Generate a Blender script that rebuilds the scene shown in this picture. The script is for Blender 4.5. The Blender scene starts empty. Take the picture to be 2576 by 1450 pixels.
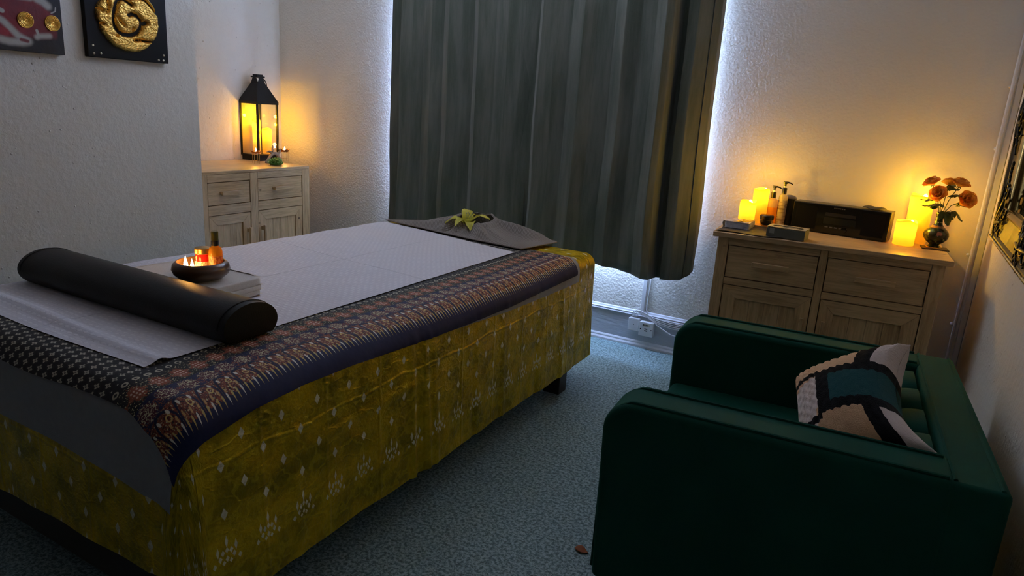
import bpy, bmesh, math, random
from mathutils import Vector, Matrix
from math import sin, cos, pi, radians, hypot, exp, sqrt, atan2

# ------------------------------------------------------------------ camera
scene = bpy.context.scene
COL = scene.collection
CAM_H = 1.4
YAW, PITCH, ROLL, FPX = -0.50004, -0.257364, 0.0657376, 1736.76
fw = Vector((sin(YAW) * cos(PITCH), cos(YAW) * cos(PITCH), sin(PITCH)))
rt = Vector((cos(YAW), -sin(YAW), 0)); up = rt.cross(fw)
rt2 = rt * cos(ROLL) + up * sin(ROLL); up2 = -rt * sin(ROLL) + up * cos(ROLL)
cam_data = bpy.data.cameras.new('camera')
cam = bpy.data.objects.new('camera', cam_data); COL.objects.link(cam)
cam.matrix_world = Matrix(((rt2.x, up2.x, -fw.x, 0), (rt2.y, up2.y, -fw.y, 0), (rt2.z, up2.z, -fw.z, CAM_H), (0, 0, 0, 1)))
cam_data.sensor_width = 36; cam_data.sensor_fit = 'HORIZONTAL'
cam_data.lens = 36 * FPX / 2576
cam_data.clip_start = 0.02
scene.camera = cam

# ------------------------------------------------------------------ world, daylight, exposure
world = bpy.data.worlds.new('world'); scene.world = world; world.use_nodes = True
bg = world.node_tree.nodes['Background']
bg.inputs[0].default_value = (0.45, 0.62, 1.0, 1); bg.inputs[1].default_value = 1.0
scene.view_settings.view_transform = 'Standard'; scene.view_settings.look = 'None'
scene.view_settings.exposure = 0.16; scene.view_settings.gamma = 1.0
scene.view_settings.use_curve_mapping = False

def lamp(name, kind, loc, power, color, size=0.01, rot=None, size_y=None, spread=None):
    l = bpy.data.lights.new(name, kind); l.energy = power; l.color = color
    if kind == 'AREA':
        l.shape = 'RECTANGLE'; l.size = size; l.size_y = size_y or size
        if spread: l.spread = spread
    else: l.shadow_soft_size = size
    o = bpy.data.objects.new(name, l); COL.objects.link(o); o.location = loc
    if rot: o.rotation_euler = rot
    return o
# overcast daylight standing outside the window, shining in through its panes
WIN = (-3.07, -1.25, 0.78, 2.56)          # x0, x1, z0, z1 of the opening
DAY = (0.40, 0.55, 0.97)
lamp('window_daylight', 'AREA', ((WIN[0] + WIN[1]) / 2, 4.30, (WIN[2] + WIN[3]) / 2), 800, DAY, WIN[1] - WIN[0], (radians(-90), 0, 0), WIN[3] - WIN[2])
FLAME = (1.0, 0.45, 0.08); LEDC = (1.0, 0.54, 0.01)

random.seed(7)
# ------------------------------------------------------------------ shader expression helper
class S:
    g = None
    def __init__(s, v): s.v = v.v if isinstance(v, S) else v
    def __add__(a, b): return op('ADD', a, b)
    __radd__ = __add__
    def __sub__(a, b): return op('SUBTRACT', a, b)
    def __rsub__(a, b): return op('SUBTRACT', b, a)
    def __mul__(a, b): return op('MULTIPLY', a, b)
    __rmul__ = __mul__
    def __truediv__(a, b): return op('DIVIDE', a, b)
    def __neg__(a): return op('MULTIPLY', a, -1.0)
def setin(nt, inp, v):
    v = v.v if isinstance(v, S) else v
    if isinstance(v, bpy.types.NodeSocket): nt.links.new(v, inp)
    elif isinstance(v, (tuple, list)):
        inp.default_value = tuple(v) + ((1.0,) if len(v) == 3 and len(inp.default_value) == 4 else ())
    else: inp.default_value = v
def op(o, *a):
    n = S.g.nodes.new('ShaderNodeMath'); n.operation = o
    for i, x in enumerate(a): setin(S.g, n.inputs[i], x)
    return S(n.outputs[0])
def mn(a, b): return op('MINIMUM', a, b)
def mx(a, b): return op('MAXIMUM', a, b)
def ab(a): return op('ABSOLUTE', a)
def fl(a): return op('FLOOR', a)
def sq(a): return op('SQRT', a)
def sn(a): return op('SINE', a)
def md(a, b): return op('FLOORED_MODULO', a, b)
def lt(a, b): return op('LESS_THAN', a, b)
def gt(a, b): return op('GREATER_THAN', a, b)
def cel(a, p): return md(a + p / 2, p) - p / 2        # signed offset from the nearest multiple of p
def step(a, e0, e1):                                   # smooth 0..1 between e0 and e1
    n = S.g.nodes.new('ShaderNodeMapRange'); n.interpolation_type = 'SMOOTHSTEP'
    setin(S.g, n.inputs[0], a); n.inputs[1].default_value = e0; n.inputs[2].default_value = e1
    return S(n.outputs[0])
def hyp(a, b): return sq(a * a + b * b)
def seg(x, y, a, b):                                   # distance to a segment
    dx, dy = b[0] - a[0], b[1] - a[1]; L = dx * dx + dy * dy + 1e-12
    t = mn(mx(((x - a[0]) * dx + (y - a[1]) * dy) / L, 0.0), 1.0)
    return hyp(x - a[0] - t * dx, y - a[1] - t * dy)
def poly(x, y, pts):
    d = None
    for a, b in zip(pts, pts[1:]):
        e = seg(x, y, a, b); d = e if d is None else mn(d, e)
    return d
def uvc(name=None):
    n = S.g.nodes.new('ShaderNodeTexCoord'); m = S.g.nodes.new('ShaderNodeSeparateXYZ')
    S.g.links.new(n.outputs['UV'], m.inputs[0]); return S(m.outputs[0]), S(m.outputs[1])
def objc():
    n = S.g.nodes.new('ShaderNodeTexCoord'); m = S.g.nodes.new('ShaderNodeSeparateXYZ')
    S.g.links.new(n.outputs['Object'], m.inputs[0]); return S(m.outputs[0]), S(m.outputs[1]), S(m.outputs[2])
def vec(x, y, z=0.0):
    n = S.g.nodes.new('ShaderNodeCombineXYZ')
    for i, v in enumerate((x, y, z)): setin(S.g, n.inputs[i], v)
    return S(n.outputs[0])
def noise(v, scale=5.0, detail=2.0, rough=0.5, color=False):
    n = S.g.nodes.new('ShaderNodeTexNoise'); setin(S.g, n.inputs['Vector'], v)
    n.inputs['Scale'].default_value = scale; n.inputs['Detail'].default_value = detail; n.inputs['Roughness'].default_value = rough
    return S(n.outputs['Color' if color else 'Fac'])
def voro(v, scale, feature='F1', out='Distance'):
    n = S.g.nodes.new('ShaderNodeTexVoronoi'); n.feature = feature; setin(S.g, n.inputs['Vector'], v)
    n.inputs['Scale'].default_value = scale; return S(n.outputs[out])
def mix(f, a, b):
    n = S.g.nodes.new('ShaderNodeMix'); n.data_type = 'RGBA'; n.clamp_factor = True
    setin(S.g, n.inputs[0], f); setin(S.g, n.inputs[6], a); setin(S.g, n.inputs[7], b)
    return S(n.outputs[2])
MATS = {}
def mat(name, fn=None, **kw):
    if name in MATS: return MATS[name]
    m = bpy.data.materials.new(name); m.use_nodes = True; S.g = nt = m.node_tree
    p = nt.nodes['Principled BSDF']; out = nt.nodes['Material Output']
    d = dict(kw)
    if fn: d.update(fn())
    bump = d.pop('bump', None); dist = d.pop('dist', 0.002); strength = d.pop('bs', 1.0)
    transl = d.pop('transl', None); clear = d.pop('clear', None)
    names = dict(c='Base Color', r='Roughness', m='Metallic', e='Emission Color', es='Emission Strength', sheen='Sheen Weight', sr='Sheen Roughness',
                 st='Sheen Tint', coat='Coat Weight', spec='Specular IOR Level', tr='Transmission Weight', ior='IOR', alpha='Alpha', sss='Subsurface Weight', an='Anisotropic')
    for k, v in d.items():
        setin(nt, p.inputs[names[k]], v)
    if bump is not None:
        b = nt.nodes.new('ShaderNodeBump'); b.inputs['Distance'].default_value = dist; b.inputs['Strength'].default_value = strength
        setin(nt, b.inputs['Height'], bump); nt.links.new(b.outputs[0], p.inputs['Normal'])
    if transl:                                  # (weight, colour) of light passing through cloth or wax
        t = nt.nodes.new('ShaderNodeBsdfTranslucent'); setin(nt, t.inputs[0], transl[1])
        mxs = nt.nodes.new('ShaderNodeMixShader'); mxs.inputs[0].default_value = transl[0]
        nt.links.new(p.outputs[0], mxs.inputs[1]); nt.links.new(t.outputs[0], mxs.inputs[2]); nt.links.new(mxs.outputs[0], out.inputs[0])
    if clear:                                   # thin clear pane: (reflection weight, tint)
        t = nt.nodes.new('ShaderNodeBsdfTransparent'); setin(nt, t.inputs[0], clear[1])
        gl = nt.nodes.new('ShaderNodeBsdfGlossy'); gl.inputs['Roughness'].default_value = 0.02
        fr = nt.nodes.new('ShaderNodeLayerWeight'); fr.inputs[0].default_value = .5
        fc = S(fr.outputs['Facing']); f2 = (fc * fc * fc * fc * .6 + .05) * clear[0]
        mxs = nt.nodes.new('ShaderNodeMixShader'); nt.links.new(f2.v, mxs.inputs[0])
        nt.links.new(t.outputs[0], mxs.inputs[1]); nt.links.new(gl.outputs[0], mxs.inputs[2]); nt.links.new(mxs.outputs[0], out.inputs[0])
    MATS[name] = m
    return m

# ------------------------------------------------------------------ mesh helper
class MB:
    def __init__(s): s.v = []; s.f = []; s.uv = []
    def add(s, vs, fs, M=None, uv=None):
        o = len(s.v)
        s.v += [tuple(M @ Vector(p)) if M else tuple(p) for p in vs]
        s.f += [tuple(i + o for i in f) for f in fs]
        s.uv += uv if uv else [(0, 0)] * len(vs)
        return s
    def box(s, lo, hi, M=None):
        x0, y0, z0 = lo; x1, y1, z1 = hi
        return s.add([(x0, y0, z0), (x1, y0, z0), (x1, y1, z0), (x0, y1, z0), (x0, y0, z1), (x1, y0, z1), (x1, y1, z1), (x0, y1, z1)],
                     [(0, 3, 2, 1), (4, 5, 6, 7), (0, 1, 5, 4), (1, 2, 6, 5), (2, 3, 7, 6), (3, 0, 4, 7)], M)
    def lathe(s, prof, n=32, M=None, wob=None):
        vs = []; fs = []; m = len(prof); uv = []
        for i in range(n):
            a = 2 * pi * i / n
            for j, (r, z) in enumerate(prof):
                zz = z + (wob(a, j) if wob else 0)
                vs.append((r * cos(a), r * sin(a), zz)); uv.append((i / n, j / m))
        for i in range(n):
            k = (i + 1) % n
            for j in range(m - 1): fs.append((i * m + j, k * m + j, k * m + j + 1, i * m + j + 1))
        return s.add(vs, fs, M, uv)
    def grid(s, fn, nu, nv, M=None, uvf=None, wu=False):
        vs = []; uv = []; fs = []
        for i in range(nu):
            for j in range(nv):
                u, w = i / (nu if wu else nu - 1), j / (nv - 1)
                vs.append(tuple(fn(u, w))); uv.append(uvf(u, w) if uvf else (u, w))
        for i in range(nu if wu else nu - 1):
            k = (i + 1) % nu
            for j in range(nv - 1): fs.append((i * nv + j, k * nv + j, k * nv + j + 1, i * nv + j + 1))
        return s.add(vs, fs, M, uv)
    def tube(s, pts, r, n=8, caps=True, M=None):
        pts = [Vector(p) for p in pts]; vs = []; fs = []
        rr = r if isinstance(r, (list, tuple)) else [r] * len(pts)
        ref = Vector((0, 0, 1)); prev = None
        for i, p in enumerate(pts):
            t = (pts[min(i + 1, len(pts) - 1)] - pts[max(i - 1, 0)])
            t = t.normalized() if t.length > 1e-9 else Vector((0, 0, 1))
            if prev is None: a = t.orthogonal().normalized()
            else: a = (prev - t * prev.dot(t)); a = a.normalized() if a.length > 1e-6 else t.orthogonal().normalized()
            prev = a; b = t.cross(a)
            for k in range(n):
                q = 2 * pi * k / n; vs.append(tuple(p + (a * cos(q) + b * sin(q)) * rr[i]))
        for i in range(len(pts) - 1):
            for k in range(n):
                k2 = (k + 1) % n; fs.append((i * n + k, i * n + k2, (i + 1) * n + k2, (i + 1) * n + k))
        if caps: fs.append(tuple(range(n - 1, -1, -1))); fs.append(tuple((len(pts) - 1) * n + k for k in range(n)))
        return s.add(vs, fs, M)
    def blob(s, c, r, n=12, m=8, M=None):
        if not isinstance(r, (tuple, list)): r = (r, r, r)
        vs = []; fs = []
        for i in range(n):
            for j in range(m + 1):
                a, b = 2 * pi * i / n, pi * j / m - pi / 2
                vs.append((c[0] + r[0] * cos(a) * cos(b), c[1] + r[1] * sin(a) * cos(b), c[2] + r[2] * sin(b)))
        for i in range(n):
            k = (i + 1) % n
            for j in range(m): fs.append((i * (m + 1) + j, k * (m + 1) + j, k * (m + 1) + j + 1, i * (m + 1) + j + 1))
        return s.add(vs, fs, M)
    def prism(s, pts, h0, h1, M=None):                 # outline in xy, extruded in z
        n = len(pts)
        return s.add([(x, y, h0) for x, y in pts] + [(x, y, h1) for x, y in pts],
                     [tuple(range(n - 1, -1, -1)), tuple(range(n, 2 * n))] + [(i, (i + 1) % n, n + (i + 1) % n, n + i) for i in range(n)], M)
    def build(s, name, m, parent=None, smooth=True, bevel=0, sub=0, solid=0, angle=40):
        me = bpy.data.meshes.new(name); me.from_pydata(s.v, [], s.f)
        l = me.uv_layers.new(name='UVMap')
        vi = [0] * len(me.loops); me.loops.foreach_get('vertex_index', vi)
        flat = [c for i in vi for c in s.uv[i]]; l.data.foreach_set('uv', flat)
        bm = bmesh.new(); bm.from_mesh(me); bmesh.ops.remove_doubles(bm, verts=bm.verts, dist=1e-6)
        bmesh.ops.recalc_face_normals(bm, faces=bm.faces); bm.to_mesh(me); bm.free()
        me.materials.append(m)
        if smooth:
            me.polygons.foreach_set('use_smooth', [True] * len(me.polygons))
            try: me.set_sharp_from_angle(angle=radians(angle))
            except Exception: pass
        o = bpy.data.objects.new(name, me); COL.objects.link(o)
        if parent: o.parent = parent
        if solid:
            q = o.modifiers.new('solid', 'SOLIDIFY'); q.thickness = solid; q.offset = 0
        if bevel:
            q = o.modifiers.new('bevel', 'BEVEL'); q.width = bevel; q.segments = 2; q.limit_method = 'ANGLE'; q.angle_limit = radians(40)
        if sub:
            q = o.modifiers.new('sub', 'SUBSURF'); q.levels = sub; q.render_levels = sub
        return o
def thing(name, label, cat, loc=(0, 0, 0), rot=0.0, group=None):
    o = bpy.data.objects.new(name, None); COL.objects.link(o); o.location = loc; o.rotation_euler = (0, 0, rot)
    return tag(o, label, cat, group)
def tag(o, label, cat, group=None, kind=None):
    o['label'] = label; o['category'] = cat
    if group: o['group'] = group
    if kind: o['kind'] = kind
    return o
def struct(name, mb, m, parent=None, **kw):
    o = mb.build(name, m, parent, **kw); o['kind'] = 'structure'; return o
def B(lo, hi): return MB().box(lo, hi)
def T(x=0, y=0, z=0): return Matrix.Translation((x, y, z))
def RZ(a): return Matrix.Rotation(a, 4, 'Z')
def RX(a): return Matrix.Rotation(a, 4, 'X')
def RY(a): return Matrix.Rotation(a, 4, 'Y')

# ------------------------------------------------------------------ materials
def f_wall(rough_scale=1.0, deep=1.0):
    def f():
        x, y, z = objc(); v = vec(x, y, z)
        n1 = noise(v, 38, 3, .6); n2 = step(voro(v, 26), .16, .02); n3 = noise(v, 2.2, 2)
        keep = step(noise(v, 14, 1), .52, .62)
        return dict(c=mix(n3, (.74, .70, .60), (.80, .76, .66)), r=.85, bump=n1 * .8 * deep + n2 * keep * 1.1, dist=.0045)
    return f
M_wall = mat('wall_plaster', f_wall())
def f_wrough():
    x, y, z = objc(); v = vec(x, y, z)
    n1 = noise(v, 75, 3, .55); n2 = noise(v, 16, 2, .5); k = mx(step(x, -1.22, -1.26), step(x, .1, -1.0) * .45 + .2)
    return dict(c=(.77, .74, .65), r=.8, bump=(step(n1, .30, .74) + n2 * .3) * k, dist=.0022)
M_wallr = mat('wall_roughcast', f_wrough)
M_ceil = mat('ceiling_paint', c=(.66, .52, .36), r=.9)
M_nearw = mat('brown_wall_paint', c=(.13, .08, .045), r=.9)
def f_floor():
    x, y, z = objc(); v = vec(x, y, 0)
    a = noise(v, 90, 4, .75); b = noise(vec(x * 1.0 + 9, y * 1.4, 0), 42, 3, .7); c = noise(v, 240, 2, .7)
    col = mix(step(a, .40, .60), (.085, .17, .17), (.40, .56, .58)); col = mix(step(b, .56, .66) * .7, col, (.055, .09, .085))
    col = mix(step(c, .62, .70) * .5, col, (.55, .62, .60))
    return dict(c=col, r=.62, bump=a, dist=.002)
M_floor = mat('speckled_floor', f_floor)
M_gloss = mat('white_gloss_paint', c=(.72, .74, .76), r=.32)
M_skirt = mat('grey_skirting_paint', lambda: dict(c=(.50, .52, .55), r=.42, bump=noise(vec(objc()[0], objc()[1] * 3, objc()[2] * 5), 12, 2), dist=.002))
M_plastic = mat('white_plastic', c=(.74, .75, .74), r=.35)
M_dark = mat('dark_gap', c=(.01, .01, .01), r=.7)
def wood(axis, base=(.64, .45, .23), dark=(.40, .26, .12)):
    def f():
        x, y, z = objc(); s = {'x': (1.0, 14, 14), 'y': (14, 1.0, 14), 'z': (14, 14, 1.0)}[axis]
        v = vec(x * s[0], y * s[1], z * s[2]); w = noise(v, 1.6, 3, .6)
        v2 = vec(x * s[0] * 1.3 + w * 1.5, y * s[1] * 1.3 + w * 1.5, z * s[2] * 1.3)
        g = noise(v2, 4.5, 5, .65); k = step(voro(vec(x * 1.2 + 4.3, y * 1.2 + 2.7, z * 1.5 + 1.9), 4.2), .075, .02)
        col = mix(step(g, .36, .68), base, dark); col = mix(k, col, (.09, .05, .02))
        pl = noise(vec(*(fl(c * 9.0) if a != axis else c * .4 for c, a in zip((x, y, z), 'xyz'))), 3.1, 0)
        col = mix(step(pl, .3, .7) * .35, col, tuple(min(1, b * 1.35) for b in base))
        return dict(c=col, r=.34, bump=g, dist=.0008)
    return mat('oak_grain_' + axis, f)
Wx, Wy, Wz = wood('x'), wood('y'), wood('z')
M_blackmetal = mat('black_metal', c=(.006, .006, .0055), r=.55, spec=.3)
M_pane = mat('clear_pane', clear=(2.2, (.96, .96, .95)))
M_gold = mat('gilded_relief', lambda: dict(c=mix(noise(vec(*objc()), 60, 3), (.62, .33, .05), (.95, .62, .16)), r=.26, m=.9, bump=noise(vec(*objc()), 110, 3, .6), dist=.004))
def candle_mat(name, tint, glow):
    return mat(name, c=tint, r=.5, transl=(.55, tint), e=(1.0, .55, .02), es=glow)
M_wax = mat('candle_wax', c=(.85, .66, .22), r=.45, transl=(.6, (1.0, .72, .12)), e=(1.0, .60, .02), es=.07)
M_flame = mat('flame', c=(1, .8, .4), e=(1.0, .82, .5), es=28)
M_flamed = mat('led_flame', c=(1, .9, .6), e=(1.0, .88, .62), es=14)

# ------------------------------------------------------------------ room shell
WY, WXL, WXR, BX, BY = 3.99, -4.355, 0.40, -3.62, 2.70      # window wall, alcove back, right wall, breast face, breast corner
ZC = 2.85
struct('floor', B((-4.6, -2.6, -.05), (0.6, 4.4, 0)), M_floor, smooth=False)
struct('ceiling', B((-4.6, -2.6, ZC), (0.6, 4.5, ZC + .05)), M_ceil, smooth=False)
w = MB()                                                      # window wall: rough left of the conduit, smoother right of it
x0, x1, z0, z1 = WIN
w.box((-4.6, WY, 0), (x0, WY + .25, ZC)); w.box((x0, WY, 0), (x1, WY + .25, z0)); w.box((x0, WY, z1), (x1, WY + .25, ZC)); w.box((x1, WY, 0), (.6, WY + .25, ZC))
struct('wall_far', w, M_wallr, smooth=False)
struct('wall_left', B((-4.6, -2.6, 0), (BX, BY, ZC)), M_wall, smooth=False)
struct('wall_alcove', B((-4.6, BY, 0), (WXL, WY, ZC)), M_wall, smooth=False)
struct('wall_right', B((WXR, -2.6, 0), (.6, WY, ZC)), M_wall, smooth=False)
struct('wall_near', B((-4.6, -2.65, 0), (.6, -2.6, ZC)), M_nearw, smooth=False)
# window: frame, sill and pane, behind the curtains
wf = MB()
for a, b in ((x0, x0 + .05), (x1 - .05, x1), ((x0 + x1) / 2 - .025, (x0 + x1) / 2 + .025)): wf.box((a, WY + .15, z0), (b, WY + .2, z1))
wf.box((x0, WY + .15, z0), (x1, WY + .2, z0 + .05)); wf.box((x0, WY + .15, z1 - .05), (x1, WY + .2, z1)); wf.box((x0, WY + .15, 1.85), (x1, WY + .2, 1.89))
wfo = struct('window_1', wf, M_gloss, smooth=False)
struct('window_pane', B((x0, WY + .17, z0), (x1, WY + .174, z1)), mat('window_glass', clear=(1.0, (.97, .98, 1.0))), wfo, smooth=False)
struct('window_sill', B((x0 - .02, WY - .03, z0 - .03), (x1 + .02, WY + .15, z0 - .002)), M_gloss, wfo, smooth=False)
# skirting board: grey face, white moulded top and white quarter round at the floor
sk = MB()
prof = [(0, .0), (.026, .0), (.026, .012), (.018, .022), (.018, .030), (.014, .038), (.012, .04), (.0, .04)]
def skirt(mb, prof, xa, xb, z=0):
    n = len(prof); mb.add([(xa, WY - d, z + h) for d, h in prof] + [(xb, WY - d, z + h) for d, h in prof],
        [(i, (i + 1) % n, n + (i + 1) % n, n + i) for i in range(n)] + [tuple(range(n)), tuple(range(2 * n - 1, n - 1, -1))])
for xa, xb in ((-4.355, .40),):
    skirt(sk, [(0, 0), (.012, 0), (.012, .205), (0, .205)], xa, xb)
skb = struct('baseboard_far', sk, M_skirt, smooth=False)
s2 = MB(); skirt(s2, prof, -4.355, .40); struct('trim_1', s2, M_gloss, skb, angle=25)
s3 = MB(); skirt(s3, [(0, 0), (.016, .0), (.020, .004), (.016, .010), (.018, .017), (.010, .022), (.006, .03), (0, .034)], -4.355, .40, .196); struct('trim_2', s3, M_gloss, skb, angle=25)
for nm, lo, hi in (('baseboard_left', (BX, -1.6, 0), (BX + .015, BY, .16)), ('baseboard_right', (WXR - .015, -1.6, 0), (WXR, WY - .03, .16)), ('baseboard_alcove', (WXL, BY, 0), (WXL + .015, WY - .03, .16))):
    struct(nm, B(lo, hi), M_gloss, smooth=False, bevel=.004)
# vertical conduit down from the sill, and the cable beside it
tag(B((-1.262, WY - .016, .225), (-1.238, WY - .0005, .78)).build('cable_trunking', M_plastic, smooth=False, bevel=.002), 'slim white vertical cable trunking below the curtain hem', 'cable trunking')
cb = MB(); cb.tube([(-1.214, WY - .008, .80), (-1.216, WY - .008, .50), (-1.220, WY - .008, .40), (-1.226, WY - .010, .30), (-1.222, WY - .02, .245), (-1.20, WY - .03, .215), (-1.14, WY - .035, .165), (-1.05, WY - .035, .125), (-.94, WY - .03, .118), (-.75, WY - .03, .115)], .0036, 6)
tag(cb.build('white_cable', M_plastic), 'white cable running down the wall beside the trunking and off behind the chair', 'cable')
for k in range(4):
    c_ = MB(); dz = k * .011
    pts = [(-1.305 + .01 * k, WY - .03, .196), (-1.30 + .012 * k, WY - .03, .222), (-1.28, WY - .03, .236 - dz * .3), (-1.25, WY - .03, .235 - dz * .5), (-1.17 + .01 * k, WY - .032, .208 - dz), (-1.06, WY - .032, .196 - dz), (-.94, WY - .032, .196 - dz), (-.75, WY - .032, .195 - dz)]
    c_.tube([Vector(p) for p in pts], .0032, 6)
    tag(c_.build('white_cable', M_plastic), 'white flex in the bundle looping from the sockets along the skirting', 'cable', 'bundled flexes along the skirting')
t = thing('blank_socket', 'small white blanking plate box on the skirting, left of the broadband socket', 'socket', (-1.285, WY - .012, .105))
B((-.035, -.024, 0), (.030, 0, .078)).build('back_box', M_plastic, t, bevel=.004)
B((-.037, -.029, -.001), (.032, -.024, .079)).build('face_plate', M_plastic, t, bevel=.003)
MB().lathe([(0, 0), (.003, 0), (.003, .0015), (0, .0015)], 12, T(-.002, -.029, .040) @ RX(radians(90))).build('screw', M_dark, t)
t = thing('broadband_socket', 'white telephone and broadband socket with a small port on the skirting', 'socket', (-1.202, WY - .012, .088))
B((-.044, -.036, 0), (.044, 0, .088)).build('back_box', M_plastic, t, bevel=.005)
B((-.045, -.042, -.001), (.045, -.036, .089)).build('face_plate', M_plastic, t, bevel=.003)
B((-.023, -.0425, .062), (.023, -.0415, .078)).build('paper_label', mat('label_cream', c=(.62, .58, .45), r=.6), t, smooth=False)
lb = MB()
for i in range(4): lb.box((-.020 + i * .008, -.0432, .066), (-.015 + i * .008, -.0424, .075))
lb.build('print', M_dark, t, smooth=False)
B((-.009, -.0428, .044), (.010, -.0415, .050)).build('upper_port', M_dark, t, smooth=False)
B((-.009, -.0428, .032), (.010, -.0415, .038)).build('lower_port', M_dark, t, smooth=False)
for sx in (-.034, .034): MB().lathe([(0, 0), (.0035, 0), (.0035, .0012), (0, .0012)], 12, T(sx, -.042, .044) @ RX(radians(90))).build('screw', M_dark, t)
# conduit in the right corner with two round clips
t = thing('corner_conduit', 'thin white painted pipe running up the far right corner with clips', 'pipe', (.352, WY, 0))
MB().tube([(0, -.012, .04), (.001, -.012, .8), (.003, -.013, 1.4), (.006, -.013, 2.1), (.009, -.013, 2.8)], .0075, 10).build('pipe', M_gloss, t)
for zz in (.49, .84, 1.35, 1.63): MB().blob((-.012 + (.01 if zz > 1.2 else 0), -.006, zz), (.009, .009, .008)).build('clip', M_gloss, t)
tag(B((.372, WY - .010, 0.235), (.399, WY - .0005, ZC - .002)).build('corner_batten', M_gloss, smooth=False, bevel=.004), 'flat white painted strip in the corner right of the thin pipe', 'trim')

# ------------------------------------------------------------------ curtains
def f_curt():
    u, v = uvc(); w1 = noise(vec(u * 900, v * 60, 0), 1, 2); w2 = noise(vec(u * 60, v * 900, 0), 1, 2)
    slub_fold_light = noise(vec(u * 14, v * 1.2, 0), 1.3, 4, .65)  # slub streaks, strengthened to paint lit and dark folds into the cloth colour
    col = mix(step(slub_fold_light, .3, .7), (.060, .092, .062), (.200, .215, .180)); col = mix((w1 * w2), col, (.19, .21, .17))
    return dict(c=col, r=.85, sheen=.25, bump=w1 * .5 + w2 * .5, dist=.0015, transl=(.10, (.16, .20, .24)))
M_curt = mat('curtain_cloth', f_curt)
M_bounce_lining = mat('bounce_lining_cloth', c=(.82, .82, .80), r=.9)
def curtain(xa, xb, folds, zt, zb, label, yb=3.855):
    # folds: list of (s, x, y) across the cloth; s is cloth length
    def pt(u, v):
        s = u * folds[-1][0]
        for (s0, X0, Y0), (s1, X1, Y1) in zip(folds, folds[1:]):
            if s <= s1 + 1e-9: break
        k = (s - s0) / (s1 - s0); k = k * k * (3 - 2 * k) * .7 + k * .3
        X = X0 + (X1 - X0) * k; Y = Y0 + (Y1 - Y0) * k; Y = 3.842 + (Y - 3.842) * 1.6 if Y < 3.87 else Y
        z = zt + (zb(s / folds[-1][0]) - zt) * v
        spread = 1 + .035 * v * (1 if True else 0); xm = (xa + xb) / 2
        return (xm + (X - xm) * spread + .006 * sin(9 * v + 5 * s) * v, Y + .012 * v * sin(6.3 * s + 2) + .006 * sin(14 * v + 20 * s) * v, z)
    o = MB().grid(pt, 240, 40, uvf=lambda u, v: (u * folds[-1][0], v * 1.8)).build('curtain', M_curt, solid=.003, angle=80)
    tag(o, label, 'curtain')
    lin = MB().grid(lambda u, v: (lambda p: (p[0], min(p[1] + .014, 3.962), p[2] + .012 * v))(pt(.012 + .976 * u, v)), 160, 24).build('bounce_lining', M_bounce_lining, o, angle=80)  # unseen white back layer, added to bounce daylight into the gap by the wall
    return o
def fold_list(pts):
    out = []; s = 0; prev = None
    for p in pts:
        if prev: s += hypot(p[0] - prev[0], p[1] - prev[1])
        out.append((s, p[0], p[1])); prev = p
    return out
Lf = fold_list([(-3.155, 3.935), (-3.168, 3.90), (-3.15, 3.86), (-3.06, 3.872), (-3.035, 3.825), (-2.95, 3.835), (-2.88, 3.855), (-2.80, 3.835), (-2.72, 3.85), (-2.66, 3.825), (-2.58, 3.845), (-2.50, 3.855), (-2.44, 3.82), (-2.33, 3.84), (-2.24, 3.83), (-2.15, 3.842), (-2.09, 3.862)])
Rf = fold_list([(-2.13, 3.845), (-2.04, 3.862), (-1.99, 3.82), (-1.90, 3.83), (-1.82, 3.85), (-1.73, 3.825), (-1.66, 3.845), (-1.56, 3.855), (-1.48, 3.82), (-1.40, 3.84), (-1.31, 3.825), (-1.24, 3.79), (-1.205, 3.80), (-1.19, 3.90), (-1.165, 3.905), (-1.145, 3.84), (-1.09, 3.835), (-1.03, 3.86), (-.99, 3.90), (-.982, 3.935)])
curtain(-3.16, -2.09, Lf, 2.32, lambda u: .545 - .01 * sin(9 * u), 'grey green curtain, the left one of the pair drawn over the window')
curtain(-2.13, -.98, Rf, 2.32, lambda u: .535 - .05 * min(1, u * 1.7) + .012 * sin(13 * u + 1.2) + (.05 * max(0, (u - .93) / .07)), 'grey green curtain, the right one of the pair, its outer edge lit orange')
t = thing('curtain_rod', 'dark metal curtain rod above the window', 'curtain rod', (0, 3.86, 2.34))
MB().tube([(-3.35, 0, 0), (-.80, 0, 0)], .012, 12).build('rod', M_blackmetal, t)
for xx in (-3.3, -.86): B((xx - .01, 0, -.01), (xx + .01, .13, .01)).build('bracket', M_blackmetal, t)

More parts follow.
